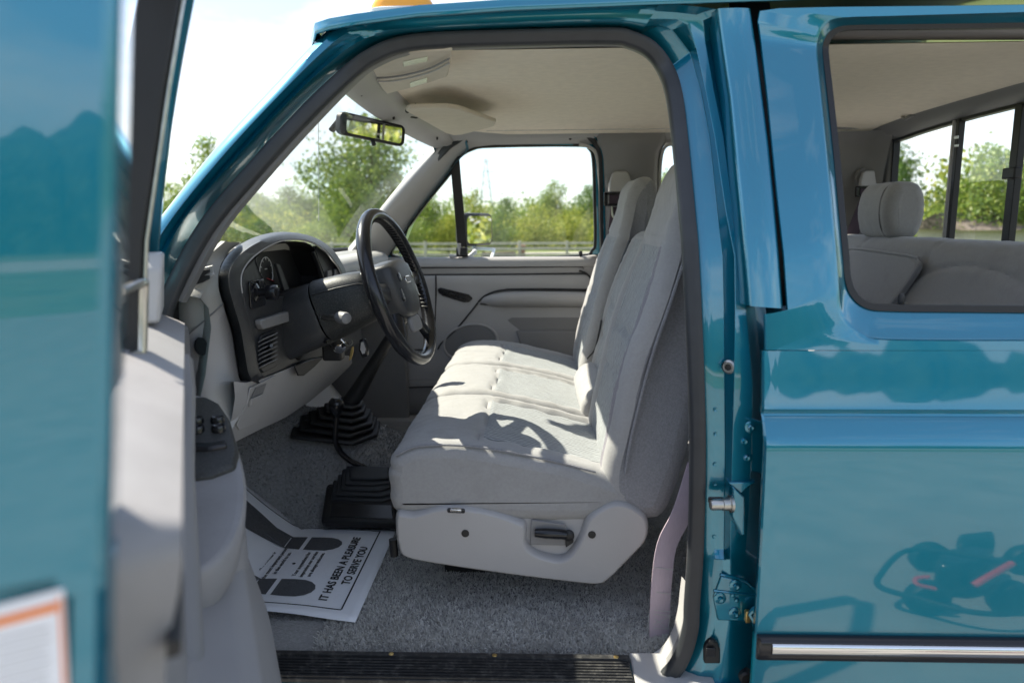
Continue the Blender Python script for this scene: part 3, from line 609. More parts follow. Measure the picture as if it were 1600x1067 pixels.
rows = [[(x, y, z) for x in (1.10, 1.30, 1.46)] for z, y in [(1.42+.05*k, S(1.42+.05*k)+.05) for k in range(12)]]
loft('quarter_skin', rows, 'grey_dark', truck)
# --- headliner
def hl_z(x, y):
    c = 2.000 - .022*((y-YC)/.75)**2 - .10*max(0, (abs(y-YC)-.62)/.16)**2*.30
    f = max(0, (-.24-x)/.18); c -= .045*f*f
    b = max(0, (x-1.0)/.4); c -= .03*b*b
    return c
rows = []
for i in range(25):
    x = -.42 + 1.80*i/24; row = []
    for j in range(25):
        y0_ = 1.548 + .08*ss(-.10, -.42, x); y = y0_ + (2*YC-2*y0_)*j/24
        row.append((x - (.055*(1-((y-YC)/.76)**2) if i == 0 else 0), y, hl_z(x, y)))
    rows.append(row)
hl = loft('headliner', rows, 'headliner', truck, angle=80)
pth = [(x, 2.97, hl_z(x, 2.97)-.001) for x in [-.2+.1*k for k in range(15)]]
tube('headliner_seam', pth, .0015, 'grey', hl, n=6)
# windshield: curved sheet, header garnish inside
def wtop(y): return Vector((-.425-.055*(1-((y-YC)/.78)**2), y, 1.928+.012*(1-((y-YC)/.78)**2)))
def wbot(y): return Vector((-.80-.20*(1-((y-YC)/.88)**2), y, 1.495))
rows = []
for j in range(13):
    t = j/12; rows.append([wtop(1.50+(2*YC-3.0)*k/20).lerp(wbot(1.405+(2*YC-2.81)*k/20), t)+Vector((-.02*math.sin(math.pi*t), 0, .012*math.sin(math.pi*t))) for k in range(21)])
ws = loft('windshield', rows, 'windshield_glass', truck, angle=80)
rows = []
for k in range(21):
    y = 1.56+(2*YC-3.12+.15)*k/20; a = wtop(y)
    q = Vector((-.345-.045*(1-((y-YC)/.78)**2), y, 0)); q.z = hl_z(q.x, y)-.002
    rows.append([a+Vector((-.03, 0, .02)), a+Vector((-.012, 0, -.004)), a+Vector((.004, 0, -.010)), a.lerp(q, .5)+Vector((0, 0, -.008)), q+Vector((0, 0, -.004)), q+Vector((.004, 0, .012))])
hg = loft('header_garnish', rows, 'grey', truck, angle=70)
for px, py in ((564, 148), (615, 185), (683, 217)):
    c = onZ(px, py, 1.938); lathe('garnish_screw', (c.x, c.y, 1.944), (0, 0, -1), [(.004, 0), (.0035, .010), (.001, .0105)], 'black', hg, n=10)
sweep('windshield_seal', [wbot(1.41+(2*YC-2.82)*k/20)+Vector((.012, 0, .006)) for k in range(21)], circ(.012, 8), 'black', ws)
# wiper arm and blade resting low on the outside of the glass
wp = [onX(478, 372, -1.0)]
tube('wiper_arm', [Vector((-1.02, 2.95, 1.535)), Vector((-.99, 2.75, 1.545)), Vector((-1.0, 2.5, 1.548)), Vector((-1.03, 2.3, 1.53))], .008, 'black', ws, n=6)
sweep('wiper_blade', [Vector((-.955, 2.98, 1.528)), Vector((-.985, 2.75, 1.532)), Vector((-1.015, 2.5, 1.534)), Vector((-1.03, 2.35, 1.532))], [(-.014, .004), (.010, .005), (.014, -.004), (-.014, -.004)], 'black', ws, up=(0, 0, 1))
tube('radio_antenna', [onY(498, 345, 3.12), onY(497.5, 185, 3.05)], .0016, 'steel', truck, n=6)
# hood and front fenders ahead of the glass
rows = []
for x in (-.98, -1.1, -1.5, -2.0, -2.4, -2.5):
    h = 1.455 - .02*(-x-1) - .055*max(0, -x-1.6)**1.5 - (.10 if x == -2.5 else 0)
    rows.append([(x, 1.25, h-.30), (x, 1.26, h-.08), (x, 1.30, h-.03), (x, 1.5, h-.01), (x, YC-.3, h+.004), (x, YC, h+.008), (x, YC+.3, h+.004), (x, 2*YC-1.5, h-.01), (x, 2*YC-1.30, h-.03), (x, 2*YC-1.26, h-.08), (x, 2*YC-1.25, h-.30)])
loft('hood', rows, 'paint', truck, angle=40)
for yy in (1.26, 2*YC-1.26):
    rows = [[(x, yy, z) for x in (-2.5, -1.6, -.76)] for z in (1.38, 1.2, 1.0, .75)]
    loft('fender', rows, 'paint', truck)
box('cowl', (-1.10, 1.36, 1.40), (-.74, 2*YC-1.36, 1.486), 'black', truck, .01)
# --- far A-pillar garnish
WE = [(722, 207), (704, 214), (684, 230), (655, 262), (620, 304), (585, 348), (552, 388), (535, 410)]
DE = [(775, 226), (740, 231), (717, 246), (700, 272), (672, 308), (645, 345), (612, 392), (598, 414)]
rows = []
for a, b in zip(WE, DE):
    p0, p1 = far(a[0], a[1], .12), far(b[0], b[1], .055)
    p0 = onY(a[0], a[1], 2*YC-1.50)
    rows.append([p0+Vector((-.03, .03, 0)), p0, p0.lerp(p1, .12)+Vector((0, -.012, 0)), p0.lerp(p1, .5)+Vector((0, -.022, 0)), p0.lerp(p1, .88)+Vector((0, -.012, 0)), p1, p1+Vector((0, .04, 0))])
rows = [list(r) for r in zip(*[cat(list(c), 5) for c in zip(*rows)])]
loft('pillar_garnish', rows, 'grey', truck, angle=70)
# --- far header garnish
rows = []
for x, y0, y1 in ((690, 213, 246), (720, 211, 240), (737, 210.5, 231), (771, 210, 227.5), (830, 209.5, 226.5), (902, 209, 225.5), (921, 208.6, 226), (960, 208.3, 226), (1040, 208, 226), (1080, 208, 226)):
    a, b = far(x, y0, .10), far(x, y1, .055)
    rows.append([a+Vector((0, -.03, .02)), a, a.lerp(b, .15)+Vector((0, -.006, 0)), a.lerp(b, .85)+Vector((0, -.01, 0)), b, b+Vector((0, .05, 0))])
hgf = loft('side_header_garnish', rows, 'grey', truck, angle=60)
lathe('garnish_screw', far(729, 221, .085), (0, -1, 0), [(.006, -.002), (.005, .002), (.001, .002)], 'black', hgf, n=10)
lathe('garnish_screw', far(891, 217, .085), (0, -1, 0), [(.006, -.002), (.005, .002), (.001, .002)], 'black', hgf, n=10)
# --- far B-pillar trim with belt guide
BL = [(927, 209), (930, 225), (938, 245), (941, 300), (943, 360), (946, 420), (944, 520), (940, 640)]
BR = [(1046, 207), (1040, 224), (1031, 243), (1029, 300), (1030, 360), (1032, 420), (1034, 520), (1034, 640)]
rows = []
for a, b in zip(BL, BR):
    p, q = far(a[0], a[1], .075), far(b[0], b[1], .075); d = q-p
    rows.append([p+Vector((-.004, .05, 0)), p, p+d*.05+Vector((0, -.022, 0)), p+d*.12+Vector((0, -.036, 0)), p+d*.5+Vector((0, -.046, 0)), p+d*.88+Vector((0, -.036, 0)), p+d*.95+Vector((0, -.022, 0)), q, q+Vector((.004, .05, 0))])
rows = [list(r) for r in zip(*[cat(list(c), 4) for c in zip(*rows)])]
bp_ = loft('pillar_trim', rows, 'grey_dark', truck, angle=60)
sweep('pillar_edge_trim', cat([far(x, y, .078) for x, y in ((905, 226), (922, 231), (933, 246), (938, 300), (941, 360), (944, 420), (944, 500))], 4), [(-.008, .006), (.008, .006), (.008, -.006), (-.008, -.006)], 'grey_light', truck, up=(0, -1, 0))
sweep('pillar_edge_trim', cat([far(x, y, .078) for x, y in ((1060, 226), (1042, 228), (1033, 246), (1030, 300), (1031, 360), (1032, 420))], 4), [(-.008, .006), (.008, .006), (.008, -.006), (-.008, -.006)], 'grey_light', truck, up=(0, -1, 0))
def belt_guide(c, n, w, strap_to, name):
    """adjustable belt anchor: disc boss, cap, black slide, buckle, strap"""
    n = Vector(n).normalized(); r_ = n.cross(Vector((0, 0, 1))).normalized()*-1; u_ = Vector((0, 0, 1)); c = Vector(c)
    g_ = lathe(name, c-n*.006, n, [(.060*w, -.006), (.058*w, .006), (.052*w, .010), (.03*w, .011), (.001, .011)], 'grey_dark', truck, n=28)
    cap = [c+n*.010+r_*x*w+u_*y*w for x, y in ((-.048, -.05), (-.045, -.01), (-.034, .028), (-.022, .036), (.022, .036), (.034, .028), (.045, -.01), (.048, -.05))]
    prism('anchor_cap', cap, n*.022, 'grey', g_, bevel=.008, seg=3)
    o = c+n*.016+u_*(-.075*w)
    for dx, dz, ww, hh_ in ((0, .020*w, .13*w, .010*w), (0, -.026*w, .13*w, .010*w), (-.058*w, 0, .016*w, .052*w), (.058*w, 0, .016*w, .052*w)):
        slab('belt_slide', o+r_*dx+u_*dz, r_, u_, ww, hh_, .003, .02, 'black_gloss', g_, .002)
    slab('belt_web', o+n*.004, r_, u_, .088*w, .05*w, .006, .008, 'belt_dark', g_, .002)
    lk = o + u_*(-.062*w) + n*.012
    tube('belt_tongue', [lk+r_*x*w+u_*y*w for x, y in ((-.032, .03), (-.03, -.005), (-.018, -.026), (.018, -.026), (.03, -.005), (.032, .03), (0, .034))], .0042*w, 'steel', g_, n=8, closed=True)
    slab('tongue_bar', lk+u_*.004*w, r_, u_, .036*w, .008*w, .002, .004, 'steel', g_, .001)
    s0 = o+u_*(-.03*w)+n*.004; s1 = Vector(strap_to)
    path = [s0, s0.lerp(s1, .33)+n*.004, s0.lerp(s1, .66)+n*.004, s1]
    rows = [[p - r_*.036*w, p - r_*.036*w + n*.003, p+r_*.036*w+n*.003, p+r_*.036*w] for p in path]
    loft('belt_strap', rows, 'belt_dark', g_, cv=True, cap=True)
    return g_
belt_guide(far(968, 282, .112), (0, -1, 0), 1.0, far(950, 470, .125), 'belt_guide')
# --- rear wall, quarter trim, sliding rear window
XR = 1.385
zt_top = lambda y: 1.925
WO = [(y, z) for y, z in ((1.62, 1.52), (1.60, 1.88), (1.66, 1.925), (2.28, 1.945), (2.89, 1.925), (2.955, 1.88), (2.935, 1.52))]
wo = cat([Vector((XR-.02*(1-((y-YC)/.8)**2)*0, y, z)) for y, z in WO], 4)
OO = [(1.50, 1.45), (1.50, 1.90), (1.56, 1.945), (2.28, 1.975), (3.0, 1.945), (3.07, 1.90), (3.07, 1.45)]
oo = cat([Vector((XR-.055, y, z)) for y, z in OO], 4)
rows = [[a+Vector((-.02, 0, .012)) for a in oo], oo, [a.lerp(b, .5)+Vector((-.012, 0, 0)) for a, b in zip(oo, wo)], [a.lerp(b, .9) for a, b in zip(oo, wo)], wo, [b+Vector((.03, 0, 0)) for b in wo]]
rw = loft('rear_header_trim', rows, 'grey_dark', truck, angle=70)
sweep('rear_window_seal', [p+Vector((.02, 0, 0)) for p in wo], [(-.012, .01), (.012, .01), (.012, -.01), (-.012, -.01)], 'black', rw, up=(-1, 0, 0))
add('rear_window_glass', [p+Vector((.028, 0, 0)) for p in wo], [tuple(range(len(wo)))], 'glass', rw, smooth=False)
for px, w, m_ in ((1494, .009, 'black'), (1586, .017, 'black'), (1487, .006, 'grey_light')):
    c = onX(px, 280, XR+.015); box('slider_bar', (XR+.003, c.y-w, 1.50), (XR+.024, c.y+w, 1.94), m_, rw, .002)
c = onX(1582, 271, XR-.005); box('slider_latch', (XR-.02, c.y-.032, c.z-.016), (XR+.003, c.y+.026, c.z+.016), 'black', rw, .004)
for py, hh_ in ((215, .005), (228, .004)):
    c = onX(1494, py, XR); box('slider_clip', (XR-.002, c.y-.010, c.z-hh_), (XR+.003, c.y+.010, c.z+hh_), 'steel', rw, .001)
for px, py in ((1403, 193), (1558, 141)): lathe('garnish_screw', onX(px, py, XR-.045), (-1, 0, 0), [(.007, -.01), (.006, .006), (.001, .006)], 'black', rw, n=10)
c = onX(1428, 181, XR-.05); tube('coat_hook', [c+Vector((0, .03, .01)), c+Vector((-.03, .02, 0)), c+Vector((-.035, -.01, -.012)), c+Vector((-.025, -.03, -.004)), c+Vector((0, -.035, .0))], .006, 'grey_dark', rw, n=8)
box('rear_wall', (XR-.01, 1.45, .70), (XR+.03, 3.11, 1.515), 'grey_dark', truck, .01)
rows = []
for z, dy in ((1.30, 0), (1.5, 0), (1.62, .0), (1.74, .012), (1.85, .03), (1.92, .055), (1.955, .09)):
    b = 3.105-dy-.03*max(0, (z-1.42)/.5)
    rows.append([(1.08, b+.06, z), (1.085, b, z), (1.10, b-.015, z), (1.20, b-.022, z), (1.28, b-.030, z), (1.315, b-.055, z), (XR-.045, b-.085, z), (XR-.02, b-.11, z)])
loft('quarter_trim', rows, 'grey_dark', truck, angle=70)
cq = onY(1351, 278, 3.02)
belt_guide(cq+Vector((0, -.012, 0)), (0, -1, 0), .72, onY(1322, 388, 2.99), 'belt_guide')
slab('quarter_vent_cover', onY(1335, 187, 2.96)+Vector((-.02, 0, .0)), (1, 0, 0), (0, -.25, 1), .26, .07, .02, .012, 'grey_dark', truck, .004)
# --- sun visors on the headliner
vq = [(634, 174), (640, 170), (700, 169), (719, 172), (775, 192), (772, 198), (722, 211), (708, 212), (695, 208)]
vf = prism('sun_visor', [onZ(x, y, 1.938) for x, y in vq], (0, 0, .014), 'visor', truck, bevel=.004, seg=2)
slab('visor_clip', onZ(647, 183, 1.936), (.5, .85, 0), (-.85, .5, 0), .026, .010, .003, -.004, 'black', vf, .001)
tube('visor_rod', [onZ(636, 174, 1.945), onZ(650, 165, 1.955)], .007, 'black', vf, n=8)
dq = [(581, 108), (590, 96), (625, 84), (707, 78), (706, 92), (700, 119), (660, 133), (604, 148), (597, 140)]
vd = prism('sun_visor', [onZ(x, y, 1.956) for x, y in dq], (0, 0, .014), 'visor', truck, bevel=.004, seg=2)
pq = [(589, 123), (630, 117), (672, 107), (702, 92), (704, 99), (698, 117), (660, 130), (605, 144), (598, 137)]
prism('visor_pocket', [onZ(x, y, 1.956) for x, y in pq], (0, 0, -.005), 'visor', vd, bevel=.002)
tube('pocket_edge', cat([onZ(x, y, 1.9495) for x, y in ((589, 122), (612, 121), (640, 116), (672, 107), (702, 92))], 4), .0022, 'grey_dark', vd, n=6)
tube('pocket_piping', cat([onZ(x, y, 1.949) for x, y in ((591, 128), (615, 127), (645, 121), (676, 112), (702, 99))], 4), .0016, 'grey', vd, n=6)
for x, y, w, z in ((649, 96, 38, 1.9558), (654, 129, 27, 1.9508)):
    prism('vanity_lens', [onZ(x-w/2, y+7, z), onZ(x+w/2, y-2, z), onZ(x+w/2, y-8, z), onZ(x-w/2, y+0, z)], (0, 0, -.003), 'lens', vd, bevel=.001)
# --- inside mirror
mc = onY(586, 203, 2.28); mn = Vector((.806, -.574, -.078)).normalized(); mu = mn.cross(Vector((0, 0, 1))).normalized(); mu = mu if mu.y > 0 else -mu; mv = mu.cross(mn).normalized(); mv = mv if mv.z > 0 else -mv
Rm = Matrix.Rotation(math.radians(-4), 3, mn); mu, mv = Rm @ mu, Rm @ mv
def mplate(name, w, h, r, d0, d1, m, par, bev):
    P = [mc + mu*x + mv*y + mn*d0 for x, y in rrect(w, h, r)]; return prism(name, P, mn*(d1-d0), m, par, bevel=bev)
im = mplate('inside_mirror', .262, .066, .018, -.030, 0, 'black', truck, .007)
mplate('mirror_glass', .225, .052, .012, -.002, .0016, 'mirror', im, 0)
tube('mirror_arm', [mc-mn*.03, mc-mn*.05+Vector((-.03, -.02, .012)), onY(535, 192, 2.22)+Vector((-.01, 0, 0))], .011, 'black', im, n=8)
slab('mirror_foot', onY(533, 193, 2.22)+Vector((-.02, 0, .0)), (0, 1, 0), (.66, 0, .75), .035, .05, .006, .012, 'black', im, .003)
tube('mirror_tab', [mc-mv*.030-mn*.01, mc-mv*.045], .007, 'black', im, n=8)
# ================================================================== far front door, closed
FWN = [(645, 404), (771, 403.5), (905, 400.5), (925, 391), (930, 377), (929, 310), (927, 250), (921, 233), (902, 227), (771, 228.5), (738, 233), (716, 247), (703, 271), (672, 309), (640, 352), (612, 392), (620, 402)]
gp = [far(x, y, .028) for x, y in FWN]
pd_out = [(598, 404), (640, 404), (700, 404.5), (771, 403.5), (860, 402), (905, 401), (925, 397), (936, 405), (942, 425), (944, 470), (944, 560), (942, 655)]
# panel: horizontal roll, recess band, plain field, bottom
PZ = [(402, .075), (404, .094), (408, .104), (413, .108), (417, .106), (418.5, .096), (420, .094), (427, .094), (429, .090), (430.5, .098), (434, .104), (445, .105), (455, .103), (500, .106), (560, .106), (620, .100), (655, .09)]
XS = [596, 620, 650, 681, 720, 760, 800, 840, 880, 905, 920, 930, 938, 942]
rows = []
for y, o in PZ:
    row = []
    for x in XS:
        e = max(0, (x-905)/37); yy = y - (1 if y < 440 else 0)*1.2*(x-596)/346 - (3.0*ss(905, 930, x) if y < 404.5 else 0)
        row.append(far(x, yy, o-.05*e**3))
    rows.append(row)
fdp = loft('passenger_door', rows, 'grey', truck, angle=50)
fw_ = [far(x, y, .045) for x, y in FWN]
fc = sum(fw_, Vector())/len(fw_)
pth = cat(fw_, 3, True)
sweep('window_gasket', pth, [(-.02, .006), (.012, .006), (.012, -.006), (-.02, -.006)], 'black', fdp, closed=True, up=(0, -1, 0))
sweep('window_surround', [p + (p-fc).normalized()*.018 + Vector((0, .004, 0)) for p in pth], [(-.025, .014), (.012, .014), (.012, -.014), (-.025, -.014)], 'paint', fdp, closed=True, up=(0, -1, 0))
g2 = [p for p in cat(gp, 3, True)]
add('window_glass', g2, [tuple(range(len(g2)))], 'glass', fdp, smooth=False)
rows = [[far(x-w, y, o) for w, o in ((-7.5, .02), (-7.5, .062), (7.5, .062), (7.5, .02))] for x, y in ((710, 244), (714, 290), (719, 345), (724, 404))]
loft('vent_post', rows, 'black', fdp, cv=True, cap=True, bevel=.003)
lb = far(721, 393, .085)
box('vent_latch', lb-Vector((.022, .02, .022)), lb+Vector((.028, .012, .018)), 'black', fdp, .006)
tube('vent_latch_handle', [far(703, 400, .085), far(712, 400, .095), far(718, 398, .10), far(717, 388, .10), far(717.5, 381, .10)], .0075, 'grey_light', fdp, n=8)
tube('latch_chrome', [far(722, 385, .07), far(722.5, 396, .07)], .011, 'chrome', fdp, n=8)
lathe('lock_pin', far(907, 402, .08), (0, 0, 1), [(.004, -.01), (.004, .008), (.008, .009), (.009, .022), (.006, .027)], 'black', fdp, n=12)
def fprism(name, pts, o0, o1, m, bev=.003, par=None):
    P = [far(x, y, o0) for x, y in pts]; return prism(name, P, (0, -(o1-o0), 0), m, par or fdp, bevel=bev)
def seamline(pts, o, r=.0035, m='black'): tube('panel_seam', cat([far(x, y, o) for x, y in pts], 5), r, m, fdp, n=6)
seamline([(681, 431), (681, 470), (678, 520), (668, 548)], .106)
seamline([(905, 423), (917, 428), (926, 440), (930, 456)], .104, .004)
seamline([(747, 473), (735, 488), (715, 512), (690, 536), (684, 546)], .1075, .004)
seamline([(608, 546), (680, 547)], .107)
seamline([(640, 430), (700, 429.5), (800, 429), (905, 427.5), (915, 429)], .097, .003)
seamline([(640, 419), (700, 418.5), (800, 418), (900, 417), (912, 420)], .101, .0022)
seamline([(790, 452), (850, 451.5), (930, 452.5)], .105, .003)
# armrest with grip
ar = [(748, 472, 0), (757, 465, .02), (772, 459.5, .045), (792, 456.5, .06), (830, 455.5, .062), (870, 455.5, .062), (905, 456.5, .062), (935, 458, .06)]
rows = []
for x, y, d in ar:
    yb = 474.5 if x < 760 else 478
    a, b = far(x, y, .10), far(x, yb if x > 750 else y+1.5, .10)
    rows.append([a, a+Vector((0, -d*.6, .004)), a+Vector((0, -d*.95, 0)), a.lerp(b, .3)+Vector((0, -d*1.05, 0)), a.lerp(b, .7)+Vector((0, -d*.95, 0)), b+Vector((0, -d*.5, 0)), b+Vector((0, .004, -.006))])
rows = [list(r) for r in zip(*[cat(list(c), 4) for c in zip(*rows)])]
loft('armrest', rows, 'grey', fdp, angle=70)
seamline([(750, 475), (800, 478.5), (930, 479)], .112, .003, 'black')
seamline([(747, 472), (760, 461), (785, 453.5), (830, 452.5), (932, 454)], .110, .004)
fprism('switch_plate', [(684, 452), (688, 449), (733, 460), (739, 466), (733, 472), (724, 472), (692, 462), (685, 457)], .10, .113, 'black_gloss', .004)
for x, y in ((697, 455), (707, 458), (717, 461), (725, 464)): fprism('window_switch', [(x-3, y), (x+3, y+1.5), (x+3, y+4.5), (x-3, y+3)], .112, .118, 'black', .002)
# recessed pull pocket, speaker well and lower map bin
fprism('pull_recess', [(793, 500), (800, 496), (935, 496), (935, 515), (812, 516)], .1055, .1075, 'grey_dark', .001)
fprism('pocket_lip', [(806, 516), (935, 515), (935, 560), (840, 560), (815, 545)], .10, .122, 'grey_dark', .008)
el = [(735+42*math.cos(a), 535+28*math.sin(a)-.35*42*math.cos(a)*.3) for a in [2*math.pi*k/28 for k in range(28)]]
tube('speaker_ring', [far(x, y, .107) for x, y in el], .006, 'grey', fdp, n=8, closed=True)
prism('speaker_well', [far(x, y, .1065) for x, y in el], (0, -.001, 0), 'grey_dark', fdp)
rows = []
for y, o in ((590, .10), (594, .104), (598, .118), (606, .128), (636, .128), (645, .122), (650, .10)):
    rows.append([far(x, y, .098 if x in (612, 740) else o) for x in (612, 618, 640, 680, 730, 740)])
loft('map_bin', rows, 'grey_dark', fdp, angle=50, bevel=.004)
seamline([(613, 606), (680, 604), (736, 603)], .130, .003, 'black')
# outside mirror of the far door
fm = onY(749, 359, 3.50); fn = Vector((.86, -.50, -.05)).normalized(); fu = fn.cross(Vector((0, 0, 1))).normalized(); fu = fu if fu.x > 0 else -fu; fv = Vector((0, 0, 1))
dm = prism('door_mirror', [fm + fu*x + fv*y - fn*.06 for x, y in rrect(.235, .155, .03)], fn*.06, 'black', truck, bevel=.012)
prism('mirror_glass', [fm + fu*x + fv*y + fn*.0004 for x, y in rrect(.205, .128, .022)], fn*.0016, 'mirror', dm)
prism('mirror_rim', [fm + fu*x + fv*y - fn*.002 for x, y in rrect(.222, .142, .026)], fn*.002, 'black', dm)
tube('mirror_bracket', [fm-fn*.03-fv*.07, fm-fn*.03-fv*.10, far(742, 394, .0), far(730, 404, .03)], .010, 'white', dm, n=8)
tube('mirror_bracket', [fm-fn*.03-fv*.09, onY(772, 390, 3.42), far(768, 404, .01)], .008, 'white', dm, n=8)
# ================================================================== dashboard
dash = empty('dashboard', (0, 0, 0), truck)
def hood_bump(y):      # gauge hood rises in front of the driver
    return ss(1.42, 1.62, y)*(1-ss(1.98, 2.24, y))
rows = []
for k in range(29):
    y = 1.425 + (2*YC-2.85)*k/28; b = hood_bump(y); e = max(0, (1.50-y)/.075, (y-(2*YC-1.50))/.075)
    bow = 1-((y-YC)/.88)**2
    r = [(-.80-.19*bow, 1.478), (-.86, 1.493+.004*b), (-.80, 1.500+.03*b), (-.745, 1.506+.055*b), (-.735, 1.497+.062*b), (-.715, 1.496+.068*b), (-.68, 1.498+.066*b), (-.648, 1.490+.05*b), (-.632, 1.470+.02*b), (-.630, 1.43), (-.650, 1.33), (-.675, 1.25), (-.72, 1.205), (-.82, 1.19), (-.95, 1.20)]
    rec = ss(1.43, 1.50, y)*(1-ss(2.08, 2.16, y)); rows.append([(x-.03*e*e*(1 if i > 4 else 0)-(.10*rec if i >= 8 else .05*rec if i == 7 else 0), y, z-.02*e*e) for i, (x, z) in enumerate(r)])
loft('dash_pad', rows, 'grey_pad', dash, angle=50, cap=False)
# defroster slots along the glass
for y0, y1 in ((1.62, 1.86), (1.92, 2.16), (2.40, 2.66)):
    box('defroster_slot', (-.905, y0, 1.488), (-.875, y1, 1.4985), 'black', dash, .002)
def X_(pts, X): return [onX(x, y, X) for x, y in pts]
# end of the pad that wraps round to the door, lying between the bezel and the A-pillar
O_ = [(397, 601), (378, 595), (370, 560), (364, 520), (352, 480), (343, 445), (346, 415), (366, 389), (400, 370), (440, 362.5), (480, 368), (512, 387), (531, 414), (541, 440)]
I_ = [(412, 588), (404, 575), (398, 540), (391, 505), (381, 470), (376, 442), (380, 421), (397, 400), (425, 382), (452, 374.5), (485, 378), (512, 396), (529, 420), (537, 440)]
OB = X_(O_, -.655); CR = X_([lerp2(a, b, .45) for a, b in zip(O_, I_)], -.612); IN = X_(I_, -.606); DP = X_(I_, -.635)
rails = [cat(r, 5) for r in (X_(O_, -.69), OB, [a.lerp(b, .35)+Vector((.012, 0, 0)) for a, b in zip(OB, CR)], CR, [a.lerp(b, .85)+Vector((.003, 0, 0)) for a, b in zip(CR, IN)], IN, DP)]
loft('cluster_bezel', rails, 'dark_plastic', dash, angle=60)
sweep('bezel_lip', cat(X_(I_, -.606), 5)[22:], circ(.0022, 6), 'grey', dash)
PL = [(352, 692), (330, 680), (312, 640), (300, 590), (288, 540), (280, 490), (290, 450), (318, 408), (352, 377)]
POb = [(397, 601), (378, 595), (370, 560), (364, 520), (352, 480), (343, 445), (346, 415), (358, 395), (376, 379)]
rows = []
for k, (a, b) in enumerate(zip(PL, POb)):
    yy = 1.455 if k > 1 else 1.47
    p = onY(a[0], a[1], yy); q = onX(b[0], b[1], -.650)
    rows.append([p+Vector((-.03, .05, 0)), p+Vector((-.012, .008, 0)), p, p.lerp(q, .3)+Vector((.004, -.014, 0)), p.lerp(q, .7)+Vector((.006, -.012, 0)), p.lerp(q, .97), q+Vector((-.008, .01, 0))])
R2 = [list(r) for r in zip(*[cat(list(c), 5) for c in zip(*rows)])]
n_up = 21
loft('pad_end', R2[n_up:], 'grey_pad', dash, angle=60)
loft('lower_end', R2[:n_up+1], 'grey', dash, angle=60)
tube('end_seam', [p+Vector((.001, -.001, 0)) for p in R2[n_up][2:]], .0018, 'grey_dark', dash, n=6)
c = onY(313, 541, 1.437); prism('end_hole', [c+Vector((.013*math.cos(a), 0, .019*math.sin(a))) for a in [2*math.pi*k/20 for k in range(20)]], (.004, -.004, 0), 'black', dash)
for y0 in (427, 437):
    P = [onY(x, y, 1.438) for x, y in ((297, y0+6), (300, y0+1), (312, y0-6), (328, y0-7), (329, y0-2), (318, y0+4), (304, y0+8))]
    prism('side_demister', P, (0.004, -.012, 0), 'black', dash, bevel=.001)
P = [onY(x, y, 1.434) for x, y in ((292, 446), (294, 434), (310, 422), (332, 416), (334, 428), (318, 441), (302, 448))]
tube('demister_rim', P, .0022, 'grey_light', dash, n=6, closed=True)
# black face panels and recessed gauge pod
FL = [(376, 445), (382, 422), (398, 404), (403, 400), (401, 412), (409, 430), (417, 448), (428, 468), (478, 452), (482, 480), (478, 520), (470, 565), (412, 590), (404, 575), (398, 540), (384, 478)]
prism('bezel_face', X_(FL, -.622), (-.012, 0, 0), 'dark_plastic', dash, bevel=.002)
FR = [(495, 384), (512, 397), (529, 420), (538, 443), (520, 447), (508, 442), (498, 410), (491, 394)]
prism('bezel_face', X_(FR, -.622), (-.012, 0, 0), 'dark_plastic', dash, bevel=.002)
OP = [(403, 400), (425, 384), (452, 377), (480, 380), (492, 390), (498, 406), (509, 441), (480, 452), (428, 468), (417, 448), (401, 412)]
front = cat(X_(OP, -.620), 3, True); back = [p+Vector((-.085, 0, 0)) for p in front]
pod_ = loft('gauge_pod', [front, [p+Vector((-.04, 0, 0)) for p in front], back], 'black', dash, cv=True)
prism('gauge_face', [p+Vector((.012, 0, 0)) for p in back], (-.006, 0, 0), 'black', pod_)
def gp_(px, py): return onX(px, py, -.692)
gc = gp_(414, 428)
def arc(c, ry, rz, a0, a1, n=14): return [c+Vector((0, ry*math.cos(math.radians(a0+(a1-a0)*k/n)), rz*math.sin(math.radians(a0+(a1-a0)*k/n)))) for k in range(n+1)]
tube('gauge_ring', arc(gc+Vector((0, .01, 0)), .045, .042, -30, 210), .0012, 'white', pod_, n=5)
for k in range(9):
    a = math.radians(-30+30*k); p = gc+Vector((.0005, .01+.037*math.cos(a), .035*math.sin(a))); q = gc+Vector((.0005, .01+.043*math.cos(a), .041*math.sin(a))); tube('gauge_tick', [p, q], .001, 'white', pod_, n=4)
tube('gauge_needle', [gc+Vector((.003, .005, -.012)), gc+Vector((.003, .05, -.022))], .0014, 'red', pod_, n=4)
tube('gauge_ring', arc(gc+Vector((0, .045, -.075)), .035, .03, -20, 200), .001, 'white', pod_, n=5)
for y_, z_, w_ in ((.0, -.045, .02), (.028, -.046, .014), (.04, -.078, .018), (.0, .012, .014), (.038, -.095, .02)):
    p = gc+Vector((.001, y_, z_)); tube('gauge_print', [p, p+Vector((0, w_, 0))], .0016, 'white', pod_, n=4)
prism('gear_indicator', X_([(484, 447), (494, 446), (492, 450), (482, 452)], -.628), (.002, 0, 0), 'red', pod_)
prism('gauge_divider', X_([(427, 412), (433, 412), (448, 452), (440, 455)], -.68), (.008, 0, 0), 'dark_plastic', pod_, bevel=.002)
